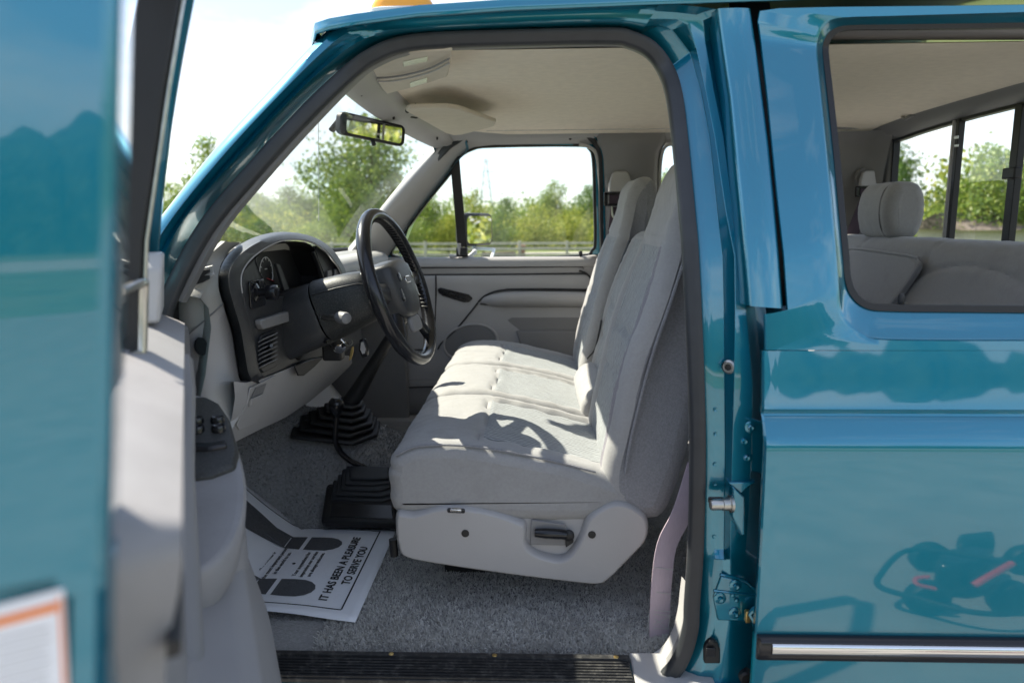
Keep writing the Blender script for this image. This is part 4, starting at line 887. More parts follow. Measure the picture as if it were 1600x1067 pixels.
# headlamp knob
kc = onX(396, 457, -.622)
slab('knob_plate', onX(401, 459, -.6205), (0, 1, 0), (0, 0, 1), .085, .062, .008, .003, 'black_gloss', dash)
lathe('headlamp_knob', kc, (1, 0, 0), [(.022, 0), (.020, .008), (.010, .012), (.009, .028), (.016, .030), (.0175, .034), (.0175, .048), (.016, .052), (.010, .054)], 'black_gloss', dash, n=24)
slab('dimmer_switch', onX(406, 446, -.617), (0, 1, 0), (0, 0, 1), .024, .026, .003, .006, 'black_gloss', dash)
for px, py in ((513, 432), (524, 429)): slab('dash_button', onX(px, py, -.6205), (0, 1, 0), (0, 0, 1), .04, .036, .004, .006, 'grey_dark', dash)
# coin tray and air vent
bar = [(397, 500), (466, 479), (471, 484), (471, 494), (402, 515), (398, 508)]
prism('ash_tray', X_(bar, -.622), (.016, 0, 0), 'grey_dark', dash, bevel=.003)
VT = [(404, 527), (410, 521), (430, 514), (435, 517), (433, 566), (428, 573), (409, 582), (404, 577)]
vent = prism('air_vent', X_(VT, -.622), (.005, 0, 0), 'dark_plastic', dash, bevel=.002)
VI = [(407, 529), (430, 519), (429, 566), (407, 577)]
prism('vent_throat', X_(VI, -.6165), (.0006, 0, 0), 'black', dash)
for k in range(7):
    t = (k+.5)/7; a = onX(407, 529+(577-529)*t, -.612); b = onX(430, 519+(566-519)*t, -.612)
    sweep('vent_slat', [a, b], [(-.007, .0008), (.007, .0008), (.007, -.0008), (-.007, -.0008)], 'grey_dark', dash, up=(.85, 0, .5))
tube('vent_lever', [onX(420, 541, -.612), onX(424, 540, -.595)], .004, 'black_gloss', dash, n=8)
rows = [X_([(478, 452), (476, 490), (472, 530), (469, 566)], -.625), X_([(492, 448), (490, 490), (486, 530), (482, 560)], -.612), X_([(520, 446), (512, 480), (508, 520), (506, 556)], -.605), X_([(540, 443), (545, 470), (545, 510), (540, 545)], -.615)]
loft('column_surround', rows, 'dark_plastic', dash, angle=60)
# lower knee panel with fuse cover handle
LP = [(372, 600), (384, 598), (412, 590), (456, 570), (461, 588), (470, 587), (488, 573), (506, 556), (523, 549), (514, 578), (528, 570), (560, 562), (520, 596), (485, 626), (440, 655), (395, 676), (362, 692), (350, 690)]
rows = []
TOPE = [(365, 596), (384, 598), (412, 591), (440, 580), (456, 573), (470, 568), (486, 563), (502, 558), (516, 555), (530, 554), (545, 556)]
BOTE = [(346, 690), (364, 692), (388, 680), (412, 668), (432, 659), (448, 651), (466, 639), (484, 627), (502, 612), (520, 598), (545, 574)]
for a, b in zip(TOPE, BOTE):
    p = onX(a[0], a[1], -.628); q = onX(b[0], b[1], -.70)
    rows.append([p+Vector((-.03, 0, 0)), p, p.lerp(q, .25)+Vector((.010, 0, 0)), p.lerp(q, .6)+Vector((.012, 0, 0)), p.lerp(q, .9)+Vector((.004, 0, 0)), q, q+Vector((-.05, 0, .01))])
knee = loft('knee_panel', rows, 'grey', dash, angle=35)
prism('column_opening', [onX(x, y, -.612) for x, y in ((458, 572), (464, 587), (473, 587), (490, 573), (506, 556), (482, 562))], (.004, 0, 0), 'black', dash, bevel=.002)
def kn(px, py, lift=.003):      # point on the knee panel's bulged face
    best = None
    for i in range(101):
        t = i/10; k = min(9, int(t)); u = t-k; A = lerp2(TOPE[k], TOPE[k+1], u); B_ = lerp2(BOTE[k], BOTE[k+1], u)
        for j in range(41):
            f = j/40; q = lerp2(A, B_, f); d = (q[0]-px)**2+(q[1]-py)**2
            if best is None or d < best[0]: best = (d, f)
    f = best[1]; bl = .010*f/.25 if f < .25 else .010+.002*(f-.25)/.35 if f < .6 else .012-.008*(f-.6)/.3
    return onX(px, py, -.628-.072*f+bl+lift)
fz = prism('fuse_cover', [kn(x, y) for x, y in ((389, 606), (428, 587), (428, 600), (420, 622), (398, 662), (372, 672), (368, 664), (384, 630))], (.003, 0, 0), 'grey', dash, bevel=.0015)
prism('fuse_grip', [kn(x, y, .0065) for x, y in ((399, 606), (416, 599), (412, 610), (404, 628), (388, 635), (393, 620))], (.001, 0, 0), 'grey_dark', dash)
prism('grip_ledge', [kn(x, y, .0075) for x, y in ((390, 624), (408, 616), (404, 628), (388, 635))], (.006, 0, .002), 'grey', dash, bevel=.001)
# radio side of the dash, only its edge shows past the wheel
box('centre_stack', (-.66, 2.16, 1.20), (-.618, 2.50, 1.455), 'dark_plastic', dash, .01)
slab('radio', Vector((-.617, 2.33, 1.415)), (0, 1, 0), (0, 0, 1), .19, .055, .004, .004, 'black_gloss', dash)
for k in range(4): slab('radio_button', Vector((-.613, 2.26+.045*k, 1.405)), (0, 1, 0), (0, 0, 1), .03, .012, .002, .004, 'grey_dark', dash)
# ------------------------------------------------------------------ steering column and wheel
WCN = Vector((-.345, 1.795, 1.458)); wt, wy_ = math.radians(18), math.radians(-6)
WA = Vector((math.cos(wt)*math.cos(wy_), math.cos(wt)*math.sin(wy_), math.sin(wt))); WU = Vector((-math.sin(wy_), math.cos(wy_), 0)); WV = WA.cross(WU)
if WV.z < 0: WV = -WV
def WP(u, v, a=0): return WCN + WU*u + WV*v + WA*a
wheel = empty('steering_wheel', (0, 0, 0), truck)
rim = []
for k in range(72):
    a = 2*math.pi*k/72; rim.append(WP(.188*math.cos(a), .188*math.sin(a)))
rows = []
for k in range(72):
    a = 2*math.pi*k/72; c = Vector((math.cos(a), math.sin(a)))
    wob = 1 + .03*math.cos(8*a)
    rows.append([WP(*(c*(.188+.0155*wob*math.cos(b))), .0175*wob*math.sin(b)) for b in [2*math.pi*j/12 for j in range(12)]])
loft('rim', rows, 'black_gloss', wheel, cu=True, cv=True)
# laced seam along the inside of the rim
for k in range(96):
    a = 2*math.pi*(k+.5)/96; c = Vector((math.cos(a), math.sin(a))); t_ = Vector((-c.y, c.x))
    if -.3 < a % (2*math.pi) < 6.6 and not (3.6 < a < 5.8):
        p = c*.1722; q0 = p+t_*.003; q1 = p-t_*.003
        tube('rim_stitch', [WP(q0.x, q0.y, -.007), WP(c.x*.1705, c.y*.1705, 0), WP(q1.x, q1.y, .008)], .0019, 'black', wheel, n=5)
# airbag pad: rounded lens, wider at the top
hub = [(-.085, .045), (-.07, .062), (0, .070), (.07, .062), (.085, .045), (.086, 0), (.070, -.055), (.045, -.078), (0, -.083), (-.045, -.078), (-.070, -.055), (-.086, 0)]
hb = cat([Vector((a, b, 0)) for a, b in hub], 4, True)
rows = [[WP(p.x*f, p.y*f, a) for p in hb] for f, a in ((1.02, -.055), (1.03, -.02), (1.0, .0), (.95, .014), (.86, .021), (.6, .026), (.25, .028))]
pad = loft('airbag_pad', rows, 'dark_plastic', wheel, cv=True, cap=True, angle=60)
for sgn in (-1, 1):
    lathe('horn_button', WP(sgn*.050, .022, .022), WA, [(.012, 0), (.0115, .004), (.008, .005), (.001, .0045)], 'black_gloss', wheel, n=18)
    slab('cruise_switch', WP(sgn*.062, -.02, .018), WU, WV, .014, .034, .006, .006, 'black_gloss', wheel)
slab('badge', WP(0, .012, .0265), WU, WV, .042, .018, .0088, .003, 'chrome', wheel, .001, n=6)
slab('badge_field', WP(0, .012, .0292), WU, WV, .037, .0135, .0066, .001, 'grey_dark', wheel, 0, n=6)
for sgn in (-1, 1):
    for (u0, v0, u1, v1, w0, w1) in ((.07, -.005, .178, .012, .030, .022), (.045, -.06, .115, -.140, .026, .018)):
        a = Vector((sgn*u0, v0)); b = Vector((sgn*u1, v1)); d = (b-a).normalized(); nn = Vector((-d.y, d.x)); rr = []
        for f in (0, .25, .5, .75, 1):
            p = a.lerp(b, f); w = w0+(w1-w0)*f-.008*math.sin(math.pi*f); h = -.004-.006*(1-f)
            rr.append([WP(*(p+nn*(x*w)), h+z) for x, z in ((-1, -.008), (-.8, .008), (0, .013), (.8, .008), (1, -.008), (0, -.014))])
        loft('spoke', rr, 'black_gloss' if v0 < -.02 else 'dark_plastic', wheel, cv=True, cap=True, angle=60)
slab('spoke_cover', WP(0, -.098, .002), WU, WV, .085, .040, .014, .012, 'grey_dark', wheel, .004)
# shroud
ca = Vector((-.665, 1.825, 1.345)); cb = WCN - WA*.052
rows = []
for f, w, h, sh in ((0, .092, .082, .0), (.25, .092, .082, .004), (.45, .090, .080, .004), (.5, .086, .076, .006), (.52, .089, .080, .006), (.75, .082, .072, .006), (.93, .074, .062, .004), (1.0, .064, .052, 0)):
    c = ca.lerp(cb, f); d = (cb-ca).normalized(); u_ = WU; v_ = d.cross(u_); v_ = v_ if v_.z > 0 else -v_
    rows.append([c+u_*x+v_*(y+sh) for x, y in rrect(2*w, 2*h, min(w, h)*.62, 5)])
col_ = loft('column_shroud', rows[:4], 'dark_plastic', truck, cv=True, angle=60)
loft('shroud_front', rows[4:], 'dusty', col_, cv=True, cap=True, angle=60)
c5 = [r[11:15] for r in rows[4:]]
sweep('shroud_parting', [r[0].lerp(r[1], .0) - WU*.001 for r in [[row[10], row[11]] for row in rows[4:]]], circ(.0016, 6), 'black', col_)
tube('signal_stalk', [onY(499, 496, 1.745), onY(512, 496, 1.715), onY(528, 495, 1.69)], .0062, 'steel', col_, n=10, rad=[.0095, .007, .006])
lathe('stalk_knob', onY(526, 495, 1.695), (onY(546, 498, 1.645)-onY(526, 495, 1.695)), [(.007, 0), (.010, .006), (.0125, .012), (.0145, .02), (.0145, .045), (.0125, .052), (.006, .055)], 'grey_dark', col_, n=20)
slab('stalk_boot', onY(497, 496, 1.75), (1, 0, .2), (0, 0, 1), .03, .04, .006, .012, 'black', col_, .003)
tube('tilt_lever', [onY(507, 533, 1.75), onY(514, 534, 1.73)], .006, 'black_gloss', col_, n=10)
lathe('ignition_lock', onY(528, 540, 1.86)+Vector((0, 0, .0)), (.5, -.6, -.3), [(.018, -.03), (.018, .012), (.015, .016), (.006, .017)], 'chrome', col_, n=18)
box('ignition_housing', onY(510, 560, 1.90), onY(532, 530, 1.86), 'black', col_, .006)
tube('column_base', [Vector((-.64, 1.83, 1.30)), Vector((-.78, 1.83, 1.18)), Vector((-.95, 1.83, 1.02))], .04, 'black', col_, n=12)
# keys hang from the lock
keys = empty('key_ring', onY(545, 540, 1.83), None); tag(keys, 'gold key and black fob hanging from the ignition below the steering wheel', 'keys')
def loc(o, e):
    for v in o.data.vertices: v.co -= e.location
    o.parent = e; return o
kf = prism('key_fob', [onY(x, y, 1.815) for x, y in ((561, 531), (568, 529), (574, 545), (573, 556), (566, 560), (560, 548))], (.004, .012, 0), 'black_gloss', None, bevel=.003); loc(kf, keys)
kf2 = prism('fob_face', [onY(x, y, 1.8145) for x, y in ((564, 535), (567.5, 533.5), (571.5, 545), (570.5, 552), (566, 553), (563, 546))], (.0, -.001, 0), 'grey', None, bevel=.0004); loc(kf2, keys)
kk = prism('key_blade', [onY(x, y, 1.82) for x, y in ((549, 543), (552, 541), (552, 550), (549, 561), (545, 564), (546, 555))], (0, .0025, 0), 'brass', None, bevel=.0006); loc(kk, keys)
kr = tube('ring', [onY(545+6*math.cos(a), 535+5*math.sin(a), 1.818) for a in [2*math.pi*k/16 for k in range(16)]], .0014, 'steel', None, n=6, closed=True); loc(kr, keys)
tube('key_in_lock', [onY(533, 541, 1.845), onY(542, 537, 1.822)], .005, 'chrome', None, n=8)
o = bpy.data.objects['key_in_lock']; loc(o, keys)
# ================================================================== floor
ZF = .722
def floor_z(x, y):
    z = ZF + .0
    tun = ss(1.96, 2.20, y)*(1-ss(2*YC-2.20, 2*YC-1.96, y))
    z += tun*(.17 + .10*ss(-.35, -.75, x))*(1-.75*ss(-.1, .5, x))
    if x < -.78: z += (-.78-x)*.95*(1-.5*tun)
    z -= .02*(1-ss(1.38, 1.44, y))
    return z
xs = [-1.12+.04*i for i in range(63)]; ysf = [1.385+.03*j for j in range(60)]
rows = [[(x, y, floor_z(x, y) + .003*math.sin(7*x+3*y)) for y in ysf] for x in xs]
carpet = loft('floor_carpet', rows, 'carpet', truck, angle=80)
box('toe_board', (-1.16, 1.40, .9), (-1.12, 3.16, 1.45), 'black', truck, .01)
box('kick_panel', (-1.12, 1.375, .72), (-.70, 1.42, 1.42), 'grey_dark', truck, .01)
box('kick_panel', (-1.12, 2*YC-1.42, .72), (-.58, 2*YC-1.375, 1.42), 'grey_dark', truck, .01)
box('rocker_inner', (-.9, 3.10, .66), (1.4, 3.24, .745), 'grey', truck, .01)
box('under_body', (-1.2, 1.30, .52), (1.45, 3.26, .66), 'black', truck, .01)
# carpet pile: short tufts over the part of the floor that shows
tv, tf = [], []
def tuft(x, y, h, w):
    z = floor_z(x, y) + .003*math.sin(7*x+3*y) - .002
    a = random.uniform(0, math.pi); lx, ly = random.gauss(0, .004), random.gauss(-.002, .004); i = len(tv)
    cx, sx = math.cos(a)*w, math.sin(a)*w
    tv.extend([(x-cx, y-sx, z), (x+cx, y+sx, z), (x+lx+cx*.5, y+ly+sx*.5, z+h), (x+lx-cx*.5, y+ly-sx*.5, z+h)]); tf.append((i, i+1, i+2, i+3))
def clump(x): return .5+.5*math.sin(31*x[0]+7*math.sin(23*x[1]))*math.sin(27*x[1]+5*math.sin(19*x[0]))
for _ in range(76000):
    x, y = random.uniform(-.48, .42), 1.388+random.random()**1.6*.62; tuft(x, y, random.uniform(.006, .010)*(.75+.4*clump((x*.6, y*.6))), .0014)
pile = add('carpet_pile', tv, tf, 'pile', carpet, smooth=False, fix=False); pile['kind'] = 'stuff'
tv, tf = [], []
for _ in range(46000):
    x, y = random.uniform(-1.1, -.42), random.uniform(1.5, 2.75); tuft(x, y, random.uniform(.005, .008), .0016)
pile = add('carpet_pile', tv, tf, 'pile_shaded', carpet, smooth=False, fix=False); pile['kind'] = 'stuff'  # front footwell tufts, dashboard shade painted in by the darker pile
# ================================================================== paper floor mat
mat_ = empty('paper_floor_mat', (-.6, 1.75, floor_z(-.6, 1.75)+.01)); tag(mat_, 'white printed paper floor mat lying on the carpet below the steering wheel', 'floor mat')
m0 = onZ(555, 972, ZF+.012); m1 = onZ(620, 826, ZF+.012)
mu_ = Vector((-1, (onZ(440, 962, ZF+.012).y-m0.y)/(m0.x-onZ(440, 962, ZF+.012).x)*1.0, 0)).normalized()   # along the truck
mw = (m1-m0); mw.z = 0; WID = mw.length; mw.normalize()
def MP(a, b, h=0):      # a along the length (forward), b across, both metres
    p = m0 + mu_*a + mw*b; z = ZF + .012 + h
    dx = max(0, a-.30); z += .55*dx + .9*dx*dx - .0*b
    z += .004*math.sin(9*a+4*b)*ss(0, .15, a) + .006*ss(.06, 0, b)*math.sin(5*a)
    return Vector((p.x, p.y, z))
LEN = .62
rows = [[MP(LEN*i/30, WID*j/16) for j in range(17)] for i in range(31)]
def mk(o): return loc(o, mat_)
mk(loft('sheet', rows, 'paper', None, angle=80, solid=.0006))
def strip(name, pts, w, m='ink'):
    rows = []
    for i, (a, b) in enumerate(pts):
        p = Vector((a, b)); q = Vector(pts[min(i+1, len(pts)-1)]); r = Vector(pts[max(0, i-1)]); d = (q-r).normalized(); n_ = Vector((-d.y, d.x))*w/2
        rows.append([MP(p.x+n_.x, p.y+n_.y, .0014), MP(p.x-n_.x, p.y-n_.y, .0014)])
    mk(loft(name, rows, m, None))
IB = .045
strip('printed_border', [(IB, IB+(WID-.07)*k/12) for k in range(13)], .004)
strip('printed_border', [(IB+(LEN-.09)*k/20, IB-.002) for k in range(21)], .004)
strip('printed_border', [(IB+(LEN-.09)*k/20, WID-.028) for k in range(21)], .004)
def patch(name, pts, m='ink_speckle', h=.0016):
    c = [sum(p[0] for p in pts)/len(pts), sum(p[1] for p in pts)/len(pts)]
    v = [MP(*c, h)] + [MP(a, b, h) for f in (.35, .7, 1) for a, b in [(c[0]+(p[0]-c[0])*f, c[1]+(p[1]-c[1])*f) for p in pts]]; n_ = len(pts); f_ = [(0, 1+i, 1+(i+1) % n_) for i in range(n_)]
    for r in range(2): f_ += [(1+r*n_+i, 1+(r+1)*n_+i, 1+(r+1)*n_+(i+1) % n_, 1+r*n_+(i+1) % n_) for i in range(n_)]
    mk(add(name, v, f_, m, None, smooth=False))
def foot(b0):
    heel = [(.175+.055*math.cos(a)*1.0, b0+.042*math.sin(a)) for a in [math.radians(k) for k in range(90, 271, 18)]]
    heel = [(.235, b0+.040), (.20, b0+.042)] + [(.185-.052*math.cos(math.radians(t)), b0+.042*math.sin(math.radians(t))) for t in (75, 50, 25, 0, -25, -50, -75)] + [(.20, b0-.042), (.235, b0-.040)]
    sole = [(.247, b0+.040), (.29, b0+.036), (.34, b0+.040), (.40, b0+.055), (.46, b0+.058), (.52, b0+.045), (.555, b0+.015), (.56, b0-.015), (.53, b0-.045), (.46, b0-.058), (.40, b0-.055), (.34, b0-.040), (.29, b0-.036), (.247, b0-.040)]
    patch('printed_heel', heel); patch('printed_sole', sole)
foot(WID*.74); foot(WID*.24)
def mtext(s, size, a, b, bold=.0):
    # letters run across the mat, their tops towards the firewall
    cu = bpy.data.curves.new('lettering', 'FONT'); cu.body = s; cu.size = size; cu.align_x = 'CENTER'; cu.offset = bold; cu.materials.append(M['ink']); cu.extrude = .0001; cu.space_character = 1.02
    o = bpy.data.objects.new('lettering', cu); COL.objects.link(o); c = MP(a, b, .0022); u = mw; v = (MP(a+.02, b)-MP(a, b)).normalized(); w = u.cross(v)
    if w.z < 0: u = -u; w = u.cross(v)
    o.matrix_world = Matrix(((u.x, v.x, w.x, c.x), (u.y, v.y, w.y, c.y), (u.z, v.z, w.z, c.z), (0, 0, 0, 1)))
    me_ = bpy.data.meshes.new_from_object(o); me_.transform(o.matrix_world); bpy.data.objects.remove(o)
    o = bpy.data.objects.new('lettering', me_); COL.objects.link(o); loc(o, mat_)
mtext('IT HAS BEEN A PLEASURE', .030, .090, WID*.49, .0007); mtext('TO SERVE YOU', .030, .056, WID*.52, .0007)
for k, s_ in enumerate(('Your suggestions for', 'improving our service', 'are always welcome.')): mtext(s_, .0155, .205-.020*k, WID*.49, .0003)
for k, s_ in enumerate(('Our customer is', 'the most important person', 'in the world to us.')): mtext(s_, .0155, .300-.020*k, WID*.49, .0003)
patch('printed_dot', [(.232+.005*math.cos(a), WID*.49+.005*math.sin(a)) for a in [math.pi/4*k for k in range(8)]], 'ink')
# second paper mat over on the passenger side, mostly hidden by the gear lever
pm = empty('paper_floor_mat', (-.85, 2.85, .85)); tag(pm, 'plain white paper mat on the passenger toe board behind the gear lever', 'floor mat')
rows = [[Vector((x, 2.62+.43*j/6, z+.012*math.sin(j*1.1+x*20))) for j in range(7)] for x, z in ((-.66, .742), (-.74, .748), (-.80, .79), (-.86, .86), (-.92, .94), (-.96, 1.0))]
pp = loft('sheet', rows, 'paper', None, angle=80, solid=.0006); loc(pp, pm)
# dark pedal pad by the door
ped = box('brake_pedal_pad', (-1.02, 1.60, .86), (-.99, 1.72, .95), 'black', truck, .006, rot=('Y', .5))
for k in range(3): box('pedal_rib', (-.992, 1.605, .872+.024*k), (-.984, 1.715, .880+.024*k), 'black_gloss', ped, .002, rot=('Y', .5))
clp = box('footrest_pad', onY(356, 775, 1.9), onY(372, 752, 1.93), 'black', truck, .004)
# ================================================================== gear levers and boots
b1 = [onY(516, 727, 2.16), onY(610, 729, 2.16), onY(622, 822, 1.95), onY(502, 818, 1.95)]
cx = sum(b1, Vector())/4; nb = (b1[1]-b1[0]).cross(b1[3]-b1[0]).normalized(); nb = nb if nb.z > 0 else -nb
def bq(u, v, h): 
    p = b1[0].lerp(b1[1], u).lerp(b1[3].lerp(b1[2], u), v); return p+nb*h
boot = prism('transfer_boot', [bq(u, v, -.02) for u, v in ((0, 0), (1, 0), (1, 1), (0, 1))], nb*.034, 'black', truck, bevel=.010, seg=3)
for k in range(5):
    f = .10*k
    P = [bq(.10+f*.7, .10+f*.25, .010+.008*k), bq(.97, .10+f*.25, .010+.008*k), bq(.97, .62-f*.55, .010+.008*k), bq(.80-f*.2, .68-f*.6, .010+.008*k), bq(.10+f*.7, .68-f*.6, .010+.008*k)]
    P = [p+Vector((random.uniform(-.004, .004), random.uniform(-.003, .003), 0)) for p in P]
    prism('boot_fold', P, nb*.010, 'rubber', boot, bevel=.005, seg=3)
prism('boot_panel', [bq(u, v, .012) for u, v in ((.12, .72), (.95, .72), (.95, .94), (.12, .94))], nb*.004, 'black_gloss', boot, bevel=.002)
tl = tube('transfer_lever', cat([onY(527, 640, 2.09), onY(525, 660, 2.09), onY(524, 688, 2.09), onY(532, 706, 2.10), onY(548, 720, 2.11), onY(572, 731, 2.12), onY(590, 736, 2.13)], 4), .0085, 'black_gloss', truck, n=10)
lathe('lever_knob', onY(526, 645, 2.09), (0, 0, 1), [(.009, -.012), (.013, -.006), (.020, .006), (.0235, .022), (.022, .036), (.015, .045), (.008, .047)], 'black_gloss', tl, n=20)
lathe('knob_cap', onY(526, 645, 2.09)+Vector((0, 0, .0462)), (0, 0, 1), [(.009, 0), (.008, .002), (.001, .0025)], 'grey_light', tl, n=16)
g0, g1, g2_ = Vector((-.66, YC-.03, .965)), Vector((-.575, YC-.03, 1.085)), Vector((-.44, YC-.03, 1.30))
gl_ = tube('gear_lever', [g0, g1, g1.lerp(g2_, .5), g2_], .018, 'black', truck, n=12, rad=[.030, .026, .019, .015])
lathe('gear_knob', g2_, (g2_-g1), [(.014, -.01), (.024, .02), (.026, .045), (.018, .06), (.006, .064)], 'black_gloss', gl_, n=18)
base = [(-.80, -.20), (-.55, -.20), (-.47, -.05), (-.50, .14), (-.78, .16), (-.86, 0)]
for k in range(6):
    f = 1-.13*k; z0 = .955+.016*k; c = Vector((-.655, 0))
    P = []
    for a, b in base: a += random.uniform(-.012, .012); b += random.uniform(-.012, .012); P.append(Vector((c.x+.015+(a-c.x)*f*.72+.006*k, YC-.03+b*f*.78, z0 - .10*(a-c.x)*f*1.0)))
    prism('gear_boot' if k == 0 else 'boot_fold', P, (0, 0, .013), 'black', truck if k == 0 else gb, bevel=.005)
    if k == 0: gb = bpy.data.objects['gear_boot']
# ================================================================== front bench: driver, centre, passenger
def gauss(x, c, w): return math.exp(-((x-c)/w)**2)
bench = empty('front_bench', (0, 0, 0), truck)
CPROF = [(-.322, .958), (-.338, 1.01), (-.340, 1.065), (-.322, 1.103), (-.27, 1.124), (-.18, 1.127), (-.08, 1.115), (.03, 1.092), (.13, 1.066), (.20, 1.04), (.23, .99), (.18, .945), (-.05, .940), (-.22, .948)]
def add_mats(o, mats, fn):
    for m_ in mats: o.data.materials.append(M[m_])
    for p in o.data.polygons: p.material_index = fn(p.center, p.normal)
def seat_cushion(y0, y1, bol0, bol1, name):
    yc_ = (y0+y1)/2; hw = (y1-y0)/2
    def d(x, z, nx, nz, y):
        top = max(0, nz); v = 0
        ins = ss(y0+bol0-.02, y0+bol0+.02, y)*(1-ss(y1-bol1-.02, y1-bol1+.02, y))
        v -= top*.010*ins*ss(-.16, -.08, x)                    # pan sits lower than the bolsters
        v -= top*.010*gauss(x, -.125-.02*abs(y-yc_)/hw, .0055)*ss(y0+.03, y0+.06, y)*(1-ss(y1-.06, y1-.03, y))
        v -= top*.009*(gauss(y, y0+bol0, .006)+gauss(y, y1-bol1, .006))*ss(-.15, -.11, x)
        v -= .004*gauss(z, 1.068, .006)*max(0, -nx)
        v += top*(.0022*math.sin(21*x+9*y+2*math.sin(13*y))*math.sin(15*y+6*x) + .0004*math.sin(70*y+9*math.sin(20*x))*gauss(x, -.125, .03) + .0014*math.sin(85*x+6*math.sin(30*y))*(gauss(y, y0+bol0, .03)+gauss(y, y1-bol1, .03)))
        v += .003*math.sin(33*x+2*math.sin(60*z))*max(0, 1-abs(nz)*2)*gauss(z, 1.0, .05)
        return v
    o = cushion(name, CPROF, y0, y1, .034, 'cloth', bench, d, ny=40, npf=9)
    add_mats(o, ['weave', 'cloth_dark'], lambda c, n: 1 if (c.x > -.125 and y0+bol0 < c.y < y1-bol1 and n.z > .3) else 0)
    return o
seat_cushion(1.548, 2.046, .085, .055, 'driver_cushion'); seat_cushion(2.052, 2.498, .05, .05, 'centre_cushion'); seat_cushion(2.504, 3.0, .055, .07, 'passenger_cushion')
BPROF = [(.190, .968), (.155, 1.0), (.148, 1.06), (.160, 1.14), (.183, 1.25), (.208, 1.35), (.240, 1.45), (.276, 1.55), (.303, 1.63), (.318, 1.69), (.334, 1.735), (.362, 1.765), (.400, 1.765), (.425, 1.73), (.428, 1.65), (.412, 1.50), (.385, 1.34), (.352, 1.17), (.318, 1.03), (.285, .955), (.235, .945)]
CBPROF = [(.20, 1.00), (.168, 1.03), (.165, 1.10), (.180, 1.20), (.208, 1.32), (.242, 1.43), (.275, 1.515), (.300, 1.562), (.335, 1.582), (.378, 1.57), (.395, 1.52), (.372, 1.38), (.345, 1.2), (.31, 1.06), (.26, 1.0)]
def frontx(z):
    P = BPROF[2:12]
    for (x0, z0), (x1, z1) in zip(P, P[1:]):
        if z0 <= z <= z1: return x0+(x1-x0)*(z-z0)/(z1-z0)
    return P[0][0] if z < P[0][1] else P[-1][0]
def seat_back(y0, y1, b0, b1_, name, prof=BPROF, head=True):
    yc_ = (y0+y1)/2; hw = (y1-y0)/2
    def d(x, z, nx, nz, y):
        fr_ = max(0, -nx); v = 0
        ins = ss(y0+b0-.025, y0+b0+.01, y)*(1-ss(y1-b1_-.01, y1-b1_+.025, y))
        low = 1-ss(1.54, 1.58, z)
        v -= fr_*.012*ss(y0+b0-.05, y0+b0+.06, y)*(1-ss(y1-b1_-.06, y1-b1_+.05, y))*low
        v -= fr_*.006*(gauss(y, y0+b0, .006)+gauss(y, y1-b1_, .006))*low
        for zc_ in (1.225, 1.33):
            v -= fr_*.007*gauss(z, zc_+.022*math.cos((y-yc_)/hw*1.6), .0065)*ins
        if head:
            v -= .0055*gauss(z, 1.575-.012*math.cos((y-yc_)/hw*1.5), .005)*fr_
            nar = ss(1.55, 1.72, z); t = (y-yc_)/hw
            v -= 0
        v += fr_*(.002*math.sin(22*z+8*y+2*math.sin(11*y)) + .0012*math.sin(75*y+5*math.sin(25*z))*(gauss(z, 1.24, .03)+gauss(z, 1.345, .03)))
        return v
    o = cushion(name, prof, y0, y1, .038, 'cloth', bench, d, ny=60, npf=9)
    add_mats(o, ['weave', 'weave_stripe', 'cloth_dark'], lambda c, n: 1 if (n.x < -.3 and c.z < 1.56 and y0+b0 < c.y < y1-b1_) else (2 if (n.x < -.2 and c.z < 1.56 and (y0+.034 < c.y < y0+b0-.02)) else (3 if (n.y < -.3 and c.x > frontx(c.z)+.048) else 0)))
    if head:       # narrow the top into an integral head restraint
        for v in o.data.vertices:
            k = ss(1.42, 1.72, v.co.z); v.co.y = yc_ + (v.co.y-yc_)*(1-.38*k)
    return o
CBPROF = [(x+.022, z) for x, z in CBPROF]
seat_back(1.548, 2.040, .105, .07, 'driver_backrest'); seat_back(2.062, 2.488, .06, .06, 'centre_backrest', CBPROF, False); seat_back(2.510, 3.0, .07, .10, 'passenger_backrest')
# piping along the near edge of the driver backrest and cushion
def prof_pt(prof, i): return prof[i]
bp = [(x-.004, z) for x, z in BPROF[1:11]]
pp_ = cat([Vector((frontx(z)+.048, 1.547 + .092*ss(1.42, 1.72, z), z)) for x, z in BPROF[2:11]], 5); tube('seat_piping', pp_, .0035, 'cloth_dark', bench, n=6)
pp_ = cat([Vector((frontx(z)+.020, 2.050, z)) for x, z in BPROF[2:7]], 5); tube('seat_gap_shade', pp_, .008, 'black', bench, n=6)  # black tube painted in as the shadow line between driver and centre backs
pp_ = cat([Vector((frontx(z)+.045, 2.498, z)) for x, z in BPROF[2:8]], 5); tube('seat_gap_shade', pp_, .008, 'black', bench, n=6)  # likewise a painted shadow line between centre and passenger backs
pp_ = cat([Vector((x+.002, 1.556, z-.004)) for x, z in CPROF[3:9]], 5); tube('seat_piping', pp_, .003, 'cloth_dark', bench, n=6)
# fold-down latch block between centre and driver
cushion('armrest_stub', [(.135, 1.05), (.13, 1.08), (.145, 1.11), (.17, 1.128), (.21, 1.13), (.22, 1.05), (.17, 1.03)], 2.06, 2.485, .02, 'cloth', bench)
